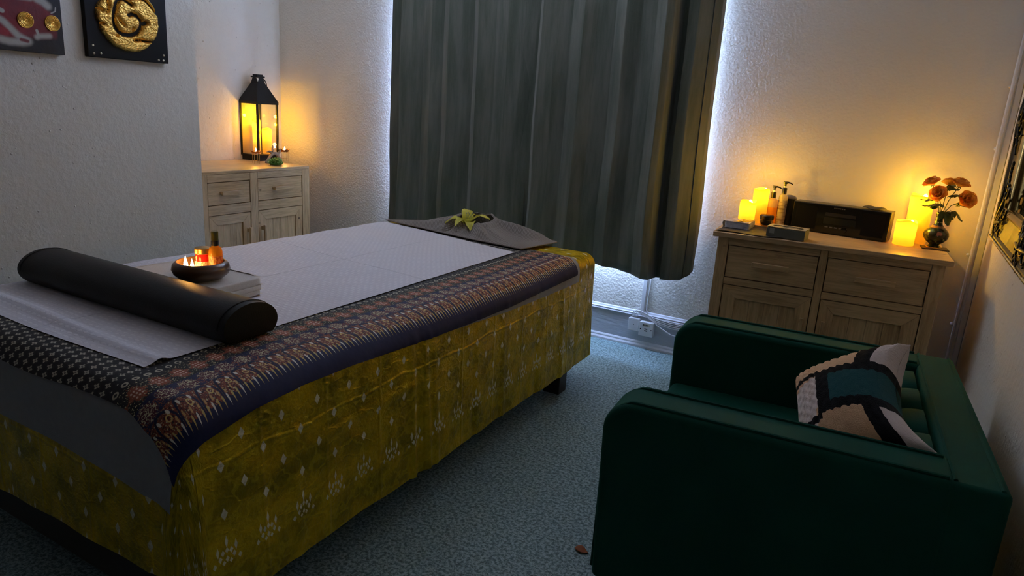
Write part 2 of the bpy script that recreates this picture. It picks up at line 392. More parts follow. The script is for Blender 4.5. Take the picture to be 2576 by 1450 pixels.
# ------------------------------------------------------------------ oak cabinets
def cabinet(label, loc, rot, W, D, H, over, mitre, drawers, doors, side_over):
    """front faces local -y; x along the front, origin at the front left corner of the top, on the floor"""
    t = thing('oak_cabinet', label, 'cabinet', loc, rot)
    tt = .024 if over else .020
    top = B((0, 0, H - tt), (W, D, H)).build('top', Wx, t, bevel=.003)
    a, b = side_over, W - side_over; fy = .022 if over else .0; hz = H - tt
    rails = []
    c = MB(); c.box((a, fy + .02, .07), (a + .02, D - .01, hz - .001)); c.box((b - .02, fy + .02, .07), (b, D - .01, hz - .001)); c.box((a, D - .02, .07), (b, D - .01, hz - .001)); c.box((a, fy + .02, .07), (b, D - .02, .09))
    c.box((a + .02, fy + .03, .10), (b - .02, fy + .036, hz - .002))
    c.build('carcass', Wz, t, smooth=False)
    st = .052 if over else .046; mid = drawers[0][1], drawers[1][0]
    B((a, fy, 0), (drawers[0][0] - .0015, fy + .028, hz - .0005)).build('left_stile', Wz, t, bevel=.0015)
    B((drawers[1][1] + .0015, fy, 0), (b, fy + .028, hz - .0005)).build('right_stile', Wz, t, bevel=.0015)
    B((mid[0] + .0015, fy + .0005, .10), (mid[1] - .0015, fy + .028, hz - .0005)).build('centre_stile', Wz, t, bevel=.0015)
    dz0, dz1, oz1 = drawers[0][2], drawers[0][3], doors
    for i, (xa, xb, za, zb) in enumerate(drawers):
        B((xa, fy + .001, zb + .0015), (xb, fy + .028, hz - .0006)).build('top_rail', Wx, t, smooth=False)
        B((xa, fy + .001, oz1 + .0015), (xb, fy + .028, za - .0015)).build('middle_rail', Wx, t, smooth=False)
        B((xa, fy + .001, .07), (xb, fy + .028, .115)).build('bottom_rail', Wx, t, smooth=False)
        d = B((xa + .0032, fy + .004, za + .003), (xb - .0032, fy + .024, zb - .003)).build('drawer', Wx, t, bevel=.001)
        xm = (xa + xb) / 2; hw = .082; zm = za + (zb - za) * .52
        h = MB(); h.box((xm - hw, fy - .036, zm - .011), (xm + hw, fy - .020, zm + .013)); h.box((xm - hw + .006, fy - .021, zm - .006), (xm - hw + .03, fy + .003, zm + .008)); h.box((xm + hw - .03, fy - .021, zm - .006), (xm + hw - .006, fy + .003, zm + .008))
        h.build('handle', Wx, d, bevel=.0015)
        fwid = .062
        dr = MB(); p = (xa + .003, .118, xb - .003, oz1 - .003)
        xa2, za2, xb2, zb2 = p; q = (xa2 + fwid, za2 + fwid, xb2 - fwid, zb2 - fwid)
        dd = MB(); g = .0005; o4 = [(xa2, za2), (xb2, za2), (xb2, zb2), (xa2, zb2)]; i4 = [(q[0], q[1]), (q[2], q[1]), (q[2], q[3]), (q[0], q[3])]
        vs = [(x, yy, z) for yy in (fy + .014, fy + .024) for x, z in o4 + i4]; fs = []
        for k in range(4):
            n_ = (k + 1) % 4; fs += [(k, n_, 4 + n_, 4 + k), (8 + k, 12 + k, 12 + n_, 8 + n_), (k, 8 + k, 8 + n_, n_), (4 + k, 4 + n_, 12 + n_, 12 + k)]
        dd.add(vs, fs); d = dd.build('door', Wz, t, smooth=False)
        def quad(mb, pts): mb.add([(x, fy + .003, z) for x, z in pts] + [(x, fy + .0138, z) for x, z in pts], [(0, 1, 2, 3), (7, 6, 5, 4), (0, 4, 5, 1), (1, 5, 6, 2), (2, 6, 7, 3), (3, 7, 4, 0)]); return mb
        quad(MB(), [(xa2, za2), (xa2, zb2), (q[0], q[3]), (q[0], q[1])]).build('door_stile', Wz, d, bevel=.0008)
        quad(MB(), [(xb2, zb2), (xb2, za2), (q[2], q[1]), (q[2], q[3])]).build('door_stile', Wz, d, bevel=.0008)
        quad(MB(), [(xa2 + g, zb2), (xb2 - g, zb2), (q[2] - g, q[3]), (q[0] + g, q[3])]).build('door_rail', Wx, d, bevel=.0008)
        quad(MB(), [(xa2 + g, za2), (q[0] + g, q[1]), (q[2] - g, q[1]), (xb2 - g, za2)]).build('door_rail', Wx, d, bevel=.0008)
        pn = MB(); n = 4
        for k in range(n):
            u0, u1 = q[0] + (q[2] - q[0]) * k / n, q[0] + (q[2] - q[0]) * (k + 1) / n
            pn.box((u0 - (.004 if k == 0 else -.0006), fy + .012 + .0 * k, q[1] - .004), (u1 - (.0006 if k < n - 1 else -.004), fy + .019, q[3] + .004))
        pn.build('door_panel', Wz, d, smooth=False, bevel=.001)
        hx = xb2 - fwid * .42 if i == 0 else xa2 + fwid * .42
        zt = oz1 - .10
        h = MB(); h.box((hx - .008, fy - .034, zt - .15), (hx + .008, fy - .018, zt)); h.box((hx - .006, fy - .019, zt - .14), (hx + .006, fy + .003, zt - .115)); h.box((hx - .006, fy - .019, zt - .035), (hx + .006, fy + .003, zt - .01))
        h.build('door_handle', Wz, d, bevel=.0015)
    return t
# right cabinet, against the window wall, turned a little
CR = (-.751, 3.356); CRA = .0754; CRH = .880
cabinet('wide oak cabinet right of the curtains, carrying the black stereo and candles', (CR[0], CR[1], 0), CRA, 1.008, .535, CRH, True, False,
        [(.077, .483, .661, .820), (.519, .930, .661, .823)], .626, .026)
# left cabinet in the alcove, front towards +x
LH = .884
cabinet('oak cabinet in the alcove with mitred front frame, under the black lantern', (-3.758, 2.79, 0), radians(90) + .02, .922, .575, LH, False, True,
        [(.050, .382, .668, .815), (.447, .852, .668, .820)], .604, 0)

# ------------------------------------------------------------------ lantern on the left cabinet
LT = (-4.262, 3.69, LH)
t = thing('metal_lantern', 'tall black metal lantern with glass sides and ring handle on alcove cabinet', 'lantern', LT)
MB().box((-.088, -.088, 0), (.088, .088, .036)).build('base', M_blackmetal, t, smooth=False, bevel=.002)
m_ = MB(); m_.box((-.098, -.098, .036), (.098, .098, .046)); m_.build('floor_plate', M_blackmetal, t, smooth=False)
for sx in (-1, 1):
    for sy in (-1, 1):
        B((sx * .091 - .0065, sy * .091 - .0065, .046), (sx * .091 + .0065, sy * .091 + .0065, .415)).build('post', M_blackmetal, t, smooth=False)
for q in range(4):
    MB().box((-.0845, -.0915, .047), (.0845, -.0900, .414), RZ(q * pi / 2)).build('glass_pane', M_pane, t, smooth=False)
r_ = MB(); h0, h1 = .412, .560; a0, a1 = .099, .034; a2, h2 = .030, .600
for q in range(4):
    R = RZ(q * pi / 2)
    r_.add([(-a0, -a0, h0), (a0, -a0, h0), (a0, -a0, h0 + .018), (-a0, -a0, h0 + .018), (a1, -a1, h1), (-a1, -a1, h1)], [(0, 1, 2, 3), (3, 2, 4, 5)], R)
    # neck with a V cut, leaving a gap between neck sides and cap
    r_.add([(-a1, -a1, h1), (a1, -a1, h1), (a1 * .42, -a1, h2), (-a1 * .42, -a1, h2)], [(0, 1, 2, 3)], R)
r_.build('roof', M_blackmetal, t, smooth=False, solid=.0025)
cp = MB(); cp.box((-.036, -.036, h2 - .001), (.036, .036, h2 + .010)); cp.box((-.026, -.026, h2 + .009), (.026, .026, h2 + .022)); cp.build('cap', M_blackmetal, t, smooth=False, bevel=.003)
rg = MB(); rg.tube([(0.0, .030 + .050 * sin(a), h2 - .002 - .055 * (1 - cos(a))) for a in [i * pi / 14 for i in range(-2, 15)]], .0035, 8)
rg.build('ring_handle', M_blackmetal, t)

def pillar_candle(loc, r, h, label, rot=0.0, power=0.0, group=None, flame=True, wob=.008, inner=.20):
    t = thing('pillar_candle', label, 'candle', loc, rot, group)
    def wb(a, j): return (wob * (.5 * sin(2 * a + .6) + .5 * sin(3 * a + 2.0)) if 3 <= j <= 7 else 0)
    prof = [(0, .004), (r * .96, .003), (r, .006), (r, h - .012), (r * .99, h - .004), (r * .955, h), (r * .91, h - .004), (r * .87, h - .012), (r * .5, h - .017), (.0, h - .018)]
    MB().lathe(prof, 40, None, wb).build('wax', M_wax, t, angle=70)
    if flame: MB().lathe([(0, h - .019), (.0055, h - .017), (.0095, h - .010), (.0085, h - .003), (.004, h + .003), (0, h + .006)], 14, T(.004, -r * .45, 0)).build('flame', M_flamed, t)
    if power:
        l = lamp('candle_light', 'POINT', (.003, -.003, h + .030), power, LEDC, .012); l.parent = t
        l2 = lamp('candle_inner_light', 'POINT', (0, 0, h - .032), power * inner, (1.0, .58, .06), .008); l2.parent = t
    return t
G1 = 'pillar candles inside the lantern'
pillar_candle((LT[0] - .03, LT[1] + .000, LH + .046), .030, .245, 'tallest pillar candle inside the black lantern, at the back', .3, 2.1, G1, False, inner=.25)
pillar_candle((LT[0] + .018, LT[1] - .040, LH + .046), .028, .165, 'shortest pillar candle inside the black lantern, on the left', 1.0, .6, G1, False, inner=.6)
pillar_candle((LT[0] + .030, LT[1] + .044, LH + .046), .035, .190, 'thickest pillar candle inside the black lantern, on the right', 2.2, 1.2, G1, False, inner=.5)

# ------------------------------------------------------------------ tealight stands, driftwood, green rose
M_copper = mat('copper_glass', c=(.42, .17, .05), r=.2, m=.85)
M_wire = mat('brass_wire', c=(.65, .50, .28), r=.25, m=1.0)
def tealight_stand(loc, label, power):
    t = thing('tealight_holder', label, 'candle holder', loc, .4, 'copper tealight holders on the alcove cabinet')
    b = MB(); n = 48
    b.grid(lambda u, v: (lambda a, r: (r * cos(a), r * sin(a), .067 + .022 * v ** 1.6 + (.003 * sin(6 * a) * v)))(2 * pi * u, .014 + (.036 - .014) * v ** .8 + .0012 * cos(12 * pi * u) * v), n, 8, wu=True)
    b.lathe([(0, .067), (.014, .067)], n)
    b.build('glass_bowl', M_copper, t, solid=.0015)
    for k in range(4):
        a = k * pi / 2
        MB().tube([(.026 * cos(a), .026 * sin(a), 0), (.026 * cos(a), .026 * sin(a), .070)], .0014, 6).build('leg', M_wire, t)
    MB().tube([(.027 * cos(i * pi / 12), .027 * sin(i * pi / 12), .070) for i in range(25)], .0014, 6).build('ring', M_wire, t)
    cr = MB()
    cr.tube([(-.026, 0, .020), (.026, 0, .020)], .0014, 6); cr.tube([(0, -.026, .020), (0, .026, .020)], .0014, 6); cr.lathe([(0, .018), (.011, .019), (.011, .022), (0, .023)], 16)
    cr.build('cross_brace', M_wire, t)
    c = thing('tealight', label.replace('copper glass tealight holder', 'lit tealight in the copper holder'), 'tealight', (loc[0], loc[1], loc[2] + .0685), 0, 'tealights in the copper holders')
    MB().lathe([(0, 0), (.013, 0), (.0135, .013), (.0125, .013), (.0122, .010), (0, .010)], 24).build('cup', mat('tin', c=(.7, .6, .5), r=.3, m=1.0), c)
    MB().lathe([(0, .010), (.004, .013), (.0062, .020), (.004, .031), (0, .042)], 14).build('flame', M_flame, c)
    l = lamp('tealight_light', 'POINT', (0, 0, .048), power, FLAME, .012); l.parent = c
tealight_stand((-4.061, 3.480, LH), 'copper glass tealight holder on wire legs, left of the driftwood', .5)
tealight_stand((-4.118, 3.800, LH), 'copper glass tealight holder on wire legs, right of the driftwood', .5)
M_drift = mat('driftwood', lambda: dict(c=mix(noise(vec(*objc()), 70, 4, .6), (.18, .125, .08), (.42, .33, .24)), r=.8, bump=noise(vec(*objc()), 160, 3), dist=.002))
dw = MB()
for pts, r in (([(0, -.080, .004), (.005, -.06, .025), (0, -.03, .05), (-.005, -.005, .070), (0, .02, .072), (.0, .045, .062), (0, .06, .085), (0, .075, .105)], [.005, .008, .011, .014, .014, .011, .008, .003]),
               ([(-.005, -.01, .070), (0, -.03, .085), (.0, -.05, .087), (.0, -.062, .078)], [.012, .011, .007, .003]),
               ([(0, -.005, .078), (-.005, -.006, .105), (0, -.004, .130)], [.010, .007, .003]),
               ([(0, .02, .070), (.01, .04, .05), (.01, .06, .02), (.0, .07, .004)], [.013, .010, .008, .005]),
               ([(0, .05, .062), (.01, .06, .085), (.0, .055, .10)], [.008, .006, .003]),
               ([(0, -.08, .005), (.0, -.05, .006), (.01, -.02, .006), (.01, .03, .006)], [.004, .006, .008, .006])):
    dw.tube(pts, r, 9)
o = dw.build('driftwood_piece', M_drift, sub=1); o.location = (-4.035, 3.615, LH)
tag(o, 'gnarled brown driftwood ornament between the two copper tealight holders', 'driftwood')
t = thing('small_white_flower', 'tiny cream flower perched on top of the driftwood', 'flower', (-4.035, 3.622, LH + .130))
fb = MB()
for k in range(5): fb.grid(lambda u, v, k=k: (lambda q: (.004 + q.x, q.y, q.z))(RZ(k * 2 * pi / 5) @ Vector((v * .014, (u - .5) * .012 * sin(pi * min(1, v * .9 + .1)), .006 * v))), 4, 5)
fb.build('petals', mat('cream_petal', c=(.85, .82, .45), r=.6), t)
M_leaf = mat('pale_green_leaf', lambda: dict(c=mix(noise(vec(*objc()), 60, 3), (.08, .30, .05), (.32, .56, .20)), r=.45, bump=noise(vec(*objc()), 120, 2), dist=.002, transl=(.2, (.15, .35, .06))))
gr = MB(); rnd = random.Random(3)
for k in range(46):
    a = k * 2.4; e = (k / 46.0); rr = .012 + .045 * sqrt(e); tilt = .25 + 1.1 * (1 - e) + rnd.uniform(-.2, .2)
    w_ = .016 + .010 * e; L = .030 + .012 * rnd.random()
    Mx = T(.0, 0, .026) @ RZ(a) @ T(rr * .45, 0, .018 * (1 - e)) @ RY(-tilt)
    gr.grid(lambda u, v, w_=w_, L=L, a=a: (v * L, (u - .5) * 2 * w_ * sin(pi * (.15 + .8 * v)), .006 * sin(7 * u + a) * v + .010 * v * v), 6, 6, Mx)
o = gr.build('green_rosette', M_leaf); o.location = (-3.915, 3.530, LH + .001 - .95 * min(p[2] for p in gr.v)); o.scale = (1, 1.0, .95)
tag(o, 'crinkled green artificial rose lying in front of the driftwood', 'artificial flower')

# ------------------------------------------------------------------ items on the right cabinet
RM = Matrix.Translation((CR[0], CR[1], 0)) @ RZ(CRA)
def onR(a, d, z=0.0): p = RM @ Vector((a, d, CRH + z)); return (p.x, p.y, p.z)
M_mat = mat('dark_cloth', lambda: dict(c=mix(noise(vec(*objc()), 40, 3), (.022, .020, .016), (.055, .048, .036)), r=.8, bump=noise(vec(*objc()), 30, 3), dist=.006))
def mat_pt(u, v):
    x = .006 + .34 * u; y = .012 + (.38 - .10 * u) * v
    if v == 0: y += .012 * sin(7 * u) + (.05 * max(0, u - .8) * 4)
    return (x + .015 * sin(5 * v), y, .0022 + .0018 * (1 + sin(9 * u + 3 * v) * sin(5 * v + 2)))
o = MB().grid(mat_pt, 40, 24).build('dark_cloth_mat', M_mat, solid=.0015); o.location = onR(0, 0); o.rotation_euler = (0, 0, CRA)
tag(o, 'crumpled dark cloth mat under the bottles on the left of the oak cabinet top', 'cloth')
ZM = .0065
M_film = mat('clear_wrapper', lambda: dict(c=mix(step(noise(vec(*objc()), 26, 2), .45, .6), (.50, .50, .56), (.66, .66, .70)), r=.22, bump=noise(vec(*objc()), 55, 3), dist=.006))
t = thing('wrapped_tissue_pack', 'square pack of white pads in clear crinkled film at the left cabinet edge', 'pack', onR(.035, .150, ZM), CRA - .05)
MB().grid(lambda u, v: (lambda a, c: ((.058 + .004 * sin(3 * c)) * max(-1, min(1, 1.35 * cos(a))), .078 * max(-1, min(1, 1.35 * sin(a))), .031 * c))(2 * pi * u, v), 48, 6, T(.055, .07, 0), wu=True).build('side_film', M_film, t, angle=60)
MB().grid(lambda u, v: (.055 + (u - .5) * .118, .07 + (v - .5) * .158, .0315 + .002 * sin(9 * u) * sin(8 * v)), 14, 14).build('top_film', M_film, t)
MB().grid(lambda u, v: (.070 + (u - .5) * .060 + .02 * v, .06 + (v - .5) * .10, .0345 + .0015 * sin(14 * u + 6 * v)), 10, 10).build('printed_label', mat('black_yellow_label', lambda: dict(c=mix(step(noise(vec(*objc()), 45, 1), .46, .5), (.80, .70, .12), (.05, .05, .05)), r=.25)), t)
B((-.004, -.010, .0), (.114, .15, .002)).build('seal_edge', M_film, t, smooth=False)
pillar_candle(onR(.112, .285, ZM), .0400, .128, 'short glowing pillar candle left of the pump bottles', .5, 1.45, None)
pillar_candle(onR(.155, .425, ZM), .0395, .180, 'tall glowing pillar candle behind the short one, left of the pump bottles', 1.7, 1.1, None)

def pump(t, h, r=.011, rot=0.0, m=None):
    m = m or mat('black_plastic', c=(.012, .012, .012), r=.3)
    R = RZ(rot)
    MB().lathe([(0, h - .004), (r, h - .004), (r, h + .024), (r * .8, h + .027), (0, h + .027)], 24).build('pump_collar', m, t)
    MB().lathe([(0, h + .026), (.0035, h + .026), (.0035, h + .048), (0, h + .048)], 12).build('pump_stem', mat('clear_plastic', c=(.6, .6, .55), r=.2), t)
    b = MB(); b.lathe([(0, h + .036), (.006, h + .036), (.006, h + .046), (.010, h + .048), (.010, h + .056), (0, h + .058)], 16)
    b.tube([R @ Vector(p) for p in ((-.010, 0, h + .055), (.012, 0, h + .055), (.026, 0, h + .052), (.036, 0, h + .046))], [.004, .0045, .0035, .0025], 8)
    b.build('pump_head', m, t)
M_oil = mat('amber_oil', c=(.80, .42, .05), r=.12, transl=(.65, (1.0, .60, .10)))
M_clearp = mat('clear_bottle', c=(.75, .66, .45), r=.08, transl=(.6, (.95, .80, .45)))
M_label = mat('cream_label', lambda: dict(c=mix(step(noise(vec(objc()[0] * 4, objc()[1] * 4, objc()[2] * 30), 6, 2), .50, .58), (.66, .56, .40), (.30, .20, .12)), r=.5, transl=(.25, (.7, .55, .35))))
M_blackp = mat('black_plastic', c=(.012, .012, .012), r=.3)
t = thing('pump_bottle', 'rounded clear pump bottle half full of amber oil beside the tall candle', 'bottle', onR(.213, .445, ZM), CRA)
oil = [(0, 0), (.023, 0), (.027, .004), (.028, .012), (.028, .092)]
MB().lathe(oil + [(0, .092)], 32).build('oil', M_oil, t)
MB().lathe([(.0283, .090), (.0283, .118), (.026, .128), (.013, .136), (.0105, .137), (.0105, .140)], 32).build('bottle_shoulder', M_clearp, t)
pump(t, .142, .013, .0)
t = thing('pump_bottle', 'slim clear pump bottle with a cream label in front of the black bottle', 'bottle', onR(.262, .455, ZM), CRA)
MB().lathe([(0, 0), (.020, 0), (.022, .004), (.0225, .012), (.0225, .145), (.019, .155), (.010, .160), (.010, .166)], 28).build('bottle_body', M_clearp, t)
MB().grid(lambda u, v: (.0231 * cos(pi * (1.1 + .9 * u)), .0231 * sin(pi * (1.1 + .9 * u)), .012 + .118 * v), 20, 12).build('label', M_label, t)
MB().grid(lambda u, v: (.0236 * cos(pi * (1.42 + .14 * u)), .0236 * sin(pi * (1.42 + .14 * u)), .122 + .014 * v), 6, 6).build('printed_badge', mat('badge', c=(.5, .42, .3), r=.5), t)
pump(t, .168, .012, .0)
t = thing('black_bottle', 'wide black oval bottle with a grey cap behind the slim pump bottle', 'bottle', onR(.292, .500, 0), CRA)
def ov(u, v): a = 2 * pi * u; z = .145 * v; w = .040 * (1 - .42 * (abs(v - .55) * 1.5) ** 2.2); return (w * cos(a), .020 * sin(a), z)
MB().grid(ov, 40, 16, wu=True).lathe([(0, 0), (.001, 0)], 4).build('bottle_body', M_blackp, t)
MB().grid(lambda u, v: (lambda a, w: (w * cos(a), .6 * w * sin(a), .1445 + .018 * v - .004 * v * cos(a) ** 2))(2 * pi * u, (.0345 - .010 * v ** 3)), 40, 8, wu=True).grid(lambda u, v: (.025 * v * cos(2 * pi * u), .015 * v * sin(2 * pi * u), .162 - .003 * v), 24, 3, wu=True).build('cap', mat('grey_cap', c=(.28, .25, .21), r=.35), t)
t = thing('cosmetic_jar', 'squat round jar with black lid and black label in front of the pump bottles', 'jar', onR(.205, .350, ZM), CRA)
MB().lathe([(0, 0), (.022, 0), (.028, .006), (.0325, .022), (.0325, .034), (0, .034)], 36).build('jar_body', mat('amber_jar', c=(.72, .55, .22), r=.1, transl=(.5, (.9, .66, .22))), t)
MB().lathe([(0, .035), (.034, .035), (.0345, .040), (.0345, .054), (.031, .058), (0, .059)], 36).build('lid', M_blackp, t)
MB().grid(lambda u, v: (lambda a, z: ((.0333 - .35 * max(0, .020 - z)) * cos(a), (.0333 - .35 * max(0, .020 - z)) * sin(a), z))(pi * (1.18 + .62 * u), .033 - (.026 * v) * sqrt(max(0, 1 - (2 * u - 1) ** 4))), 24, 8).build('label', M_blackp, t)
# tissue box
t = thing('tissue_box', 'low grey green tissue box with open oval top on the cabinet edge', 'tissue box', onR(.236, .040, 0), CRA - .14)
M_card = mat('grey_green_card', c=(.13, .135, .10), r=.55)
bw, bd, bh = .172, .105, .050
B((0, 0, .002), (bw, bd, bh - .004)).build('box', M_card, t, smooth=False, bevel=.002)
top = MB(); n = 48; ring = []; outr = []
for i in range(n):
    a = 2 * pi * i / n; cx, cy = bw / 2, bd / 2
    ring.append((cx + .068 * (abs(cos(a)) ** .6) * (1 if cos(a) > 0 else -1), cy + .034 * (abs(sin(a)) ** .7) * (1 if sin(a) > 0 else -1)))
    k = 1 / max(abs(cos(a)), abs(sin(a))); outr.append((cx + bw / 2 * cos(a) * k, cy + bd / 2 * sin(a) * k))
top.add([(x, y, bh) for x, y in ring] + [(x, y, bh) for x, y in outr], [(i, (i + 1) % n, n + (i + 1) % n, n + i) for i in range(n)])
top.build('lid_panel', mat('pale_card', c=(.42, .37, .26), r=.5), t, smooth=False, solid=.002)
MB().grid(lambda u, v: (.02 + .132 * u, .02 + .065 * v, bh - .0025 + .0015 * sin(12 * u + 7 * v)), 16, 10).build('plastic_film', mat('film', c=(.30, .27, .20), r=.12), t)
B((.014, -.001, .020), (.036, .0005, .046)).build('printed_square', mat('print_grey', c=(.34, .35, .30), r=.5), t, smooth=False)
# stereo
t = thing('stereo_unit', 'black compact stereo with glossy front standing on the oak cabinet', 'stereo', onR(.318, .408, 0), CRA - .20)
SW, SD, SH = .450, .105, .146
M_piano = mat('glossy_black', c=(.010, .011, .010), r=.12)
M_satin = mat('satin_black', c=(.03, .028, .022), r=.38)
B((0, .010, .004), (SW, SD, SH)).build('housing', M_satin, t, smooth=False, bevel=.002)
B((.001, 0, .004), (SW - .001, .0105, SH - .001)).build('front_panel', M_piano, t, smooth=False, bevel=.004)
B((.020, -.0008, .018), (.120, .001, SH - .018)).build('speaker_grille', mat('grille', c=(.008, .008, .008), r=.8, spec=.1), t, smooth=False)
B((SW - .120, -.0008, .018), (SW - .020, .001, SH - .018)).build('speaker_grille', MATS['grille'], t, smooth=False)
B((.160, -.0012, .092), (.300, .001, .108)).build('disc_slot', M_dark, t, smooth=False)
B((.155, -.0012, .052), (.305, .001, .084)).build('display_window', mat('display', c=(.02, .022, .02), r=.05), t, smooth=False)
mk = MB()
for i in range(6): mk.box((.195 + i * .009, -.0014, .130), (.201 + i * .009, .0, .1355))
mk.build('maker_mark', mat('faint_grey', c=(.13, .13, .12), r=.4), t, smooth=False)
for i in range(5): B((.165 + i * .022, -.0016, .034), (.180 + i * .022, .0, .039)).build('button', MATS['faint_grey'], t, smooth=False)
MB().lathe([(0, 0), (.014, 0), (.013, .010), (0, .011)], 28, T(.255, -.001, .030) @ RX(radians(90))).build('volume_knob', M_piano, t)
for sx in (.03, SW - .03): B((sx - .012, .02, 0), (sx + .012, SD - .02, .0045)).build('foot', M_dark, t, smooth=False)
o = MB().grid(lambda u, v: (lambda s: (.11 * (u - .5), .036 * (v - .5) * 2 * s, .010 + .009 * sin(pi * u) * (1 - (2 * v - 1) ** 2) + .003 * sin(9 * u)))(max(.06, sin(pi * u) ** .7)), 24, 10).build('eye_mask', mat('olive_cloth', c=(.085, .07, .035), r=.6), solid=.004)
p = RM @ Vector((0, 0, 0)); q_ = Matrix.Translation(onR(.318, .408)) @ RZ(CRA - .20) @ Vector((.365, .050, SH)); o.location = q_ - Vector((0, 0, .0045)); o.rotation_euler = (0, 0, CRA - .35)
tag(o, 'small folded olive eye mask lying on top of the black stereo', 'eye mask')
# right candles, coaster, vase and roses
pillar_candle(onR(.829, .318), .0455, .118, 'short wide glowing pillar candle right of the stereo, in front of the taller one', .9, 2.2, None, inner=.18)
pillar_candle(onR(.885, .455), .0515, .232, 'tall wide glowing pillar candle between the stereo and the vase', 2.5, .7, None, inner=.55)
t = thing('coaster', 'thin square dark coaster under the flower vase', 'coaster', onR(.962, .330), CRA + .02)
B((-.056, -.045, .0), (.056, .050, .0045)).build('plate', mat('coaster_dark', c=(.05, .03, .02), r=.4), t, bevel=.001)
VZ = .0048
def f_vase():
    x, y, z = objc(); v = vec(x, y, z); a = op('ARCTAN2', y, x)
    n = voro(v, 55); n2 = voro(v, 38, 'F1', 'Color')
    col = mix(step(n, .42, .30), (.012, .014, .010), (.03, .055, .025))
    col = mix(step(noise(v, 48, 2), .64, .70), col, (.16, .17, .11))
    fl_ = seg(a, z * 28, (-1.35, 2.0), (-1.35, 2.05)); col = mix(step(fl_ + noise(v, 70, 2) * .5, .52, .44), col, (.26, .10, .06))
    dots = step(hyp(cel(a * .05, .02), cel(z, .02)), .0030, .0018) * gt(z, .10); col = mix(dots, col, (.75, .70, .60))
    col = mix(step(ab(z - .100) + noise(v, 80, 2) * .012, .012, .009), col, (.20, .09, .03))
    return dict(c=col, r=.22, spec=.35)
M_vase = mat('cloisonne', f_vase)
t = thing('vase', 'round bellied dark enamel vase with floral pattern and narrow neck', 'vase', onR(.957, .332, VZ), 0)
vp = [(0, 0), (.032, 0), (.033, .004), (.026, .009), (.020, .015), (.024, .020), (.038, .030), (.050, .045), (.0535, .060), (.050, .074), (.040, .087), (.026, .100), (.018, .112), (.0155, .130), (.016, .150), (.0195, .163), (.0195, .165), (.017, .165), (.013, .148), (.0, .14)]
MB().lathe(vp, 48).build('vase_body', M_vase, t, angle=60)
MB().lathe([(.0325, .0), (.035, .001), (.035, .005), (.0322, .0065)], 40).build('foot_ring', mat('brass', c=(.7, .45, .2), r=.25, m=1.0), t)
M_stem = mat('rose_stem', c=(.05, .07, .02), r=.6)
M_rleaf = mat('rose_leaf', lambda: dict(c=mix(noise(vec(*objc()), 70, 2), (.02, .045, .01), (.06, .10, .02)), r=.5))
def f_rose():
    u, v = uvc(); n = noise(vec(u * 3, v * 3, 0), 6, 2)
    return dict(c=mix(step(v + n * .25, .90, 1.12), (1.0, .60, .10), (.60, .12, .02)), r=.6, transl=(.35, (.95, .45, .06)), bump=n, dist=.002)
M_rose = mat('rose_petal', f_rose)
def rose(base, head, dirv, size, label, leaves):
    t = thing('artificial_rose', label, 'rose', base, 0, 'orange roses in the dark vase')
    h = Vector(head); z = Vector(dirv).normalized(); x = z.orthogonal().normalized(); y = z.cross(x)
    R = Matrix((x, y, z)).transposed().to_4x4(); M = T(*h) @ R
    MB().tube([(0, 0, 0), (h * .35 + Vector((0, 0, .02))), h * .75 + Vector((0, 0, .008)), h - z * size * .3], [.0018] * 4, 6).build('stem', M_stem, t)
    pm = MB(); rr = random.Random(hash(label) % 1000 if False else len(label))
    for ring, (npet, r, tilt, hh) in enumerate(((3, .16, .05, .52), (4, .30, .22, .56), (5, .50, .50, .56), (6, .72, .95, .50))):
        for k in range(npet):
            a = 2 * pi * k / npet + ring * .7 + rr.uniform(-.2, .2)
            Mp = M @ RZ(a) @ T(r * size * .45, 0, -.18 * size) @ RY(tilt)
            wd = size * (.30 + .17 * ring)
            def pf(u, v, wd=wd, r=r, hh=hh, ring=ring):
                q = (u - .5) * 2; wv = sin(pi * (.12 + .70 * v)) * wd
                return (-(q * q) * wd * .45 * (1 - .25 * v) + size * .16 * v * v * (ring > 1), q * wv, size * hh * 1.9 * v * (1 - .10 * q * q) - size * .05)
            pm.grid(pf, 9, 8, Mp)
    pm.build('petals', M_rose, t)
    se = MB()
    for k in range(4): se.grid(lambda u, v: (size * (.10 + .35 * v), (u - .5) * size * .22 * (1 - v), -.25 * size - size * .18 * v), 3, 4, M @ RZ(k * pi / 2))
    se.build('sepals', M_rleaf, t)
    for (f, ang, L, up_) in leaves:
        L *= 1.35; p0 = h * f; lm = MB()
        for dx, s_, da in ((0, 1, 0), (-.3, .75, .9), (-.3, .75, -.9)):
            lm.grid(lambda u, v, s_=s_: (v * L * s_, (u - .5) * L * .62 * s_ * sin(pi * (.08 + .84 * v)), .12 * L * sin(5 * v) - abs(u - .5) * L * .15), 5, 7, T(*p0) @ RZ(ang) @ RY(-up_) @ T(.012 + .0 * dx, 0, 0) @ RZ(da))
        lm.tube([p0, T(*p0) @ RZ(ang) @ RY(-up_) @ Vector((.014, 0, 0))], .0009, 5)
        lm.build('leaves', M_rleaf, t)
vb = Vector(onR(.957, .332, VZ + .150)); ex_ = Vector((cos(.5), -sin(.5) * -1, 0))
def VR(a, h, d=0.0): return Vector((a * cos(-.1) , a * -sin(.1) * 0 + d, h))
rose(vb + Vector((0, 0, .000)), VR(-.027, .100, -.03), (-.35, -.9, .45), .036, 'orange rose facing the room low at the front left of the vase', [(.35, 3.3, .045, .2), (.5, 4.4, .040, .1)])
rose(vb + Vector((.004, 0, .002)), VR(.083, .085, -.025), (.35, -.9, .35), .037, 'orange rose furthest right in the vase, facing the room', [(.35, -.35, .045, -.5), (.55, .4, .05, .5)])
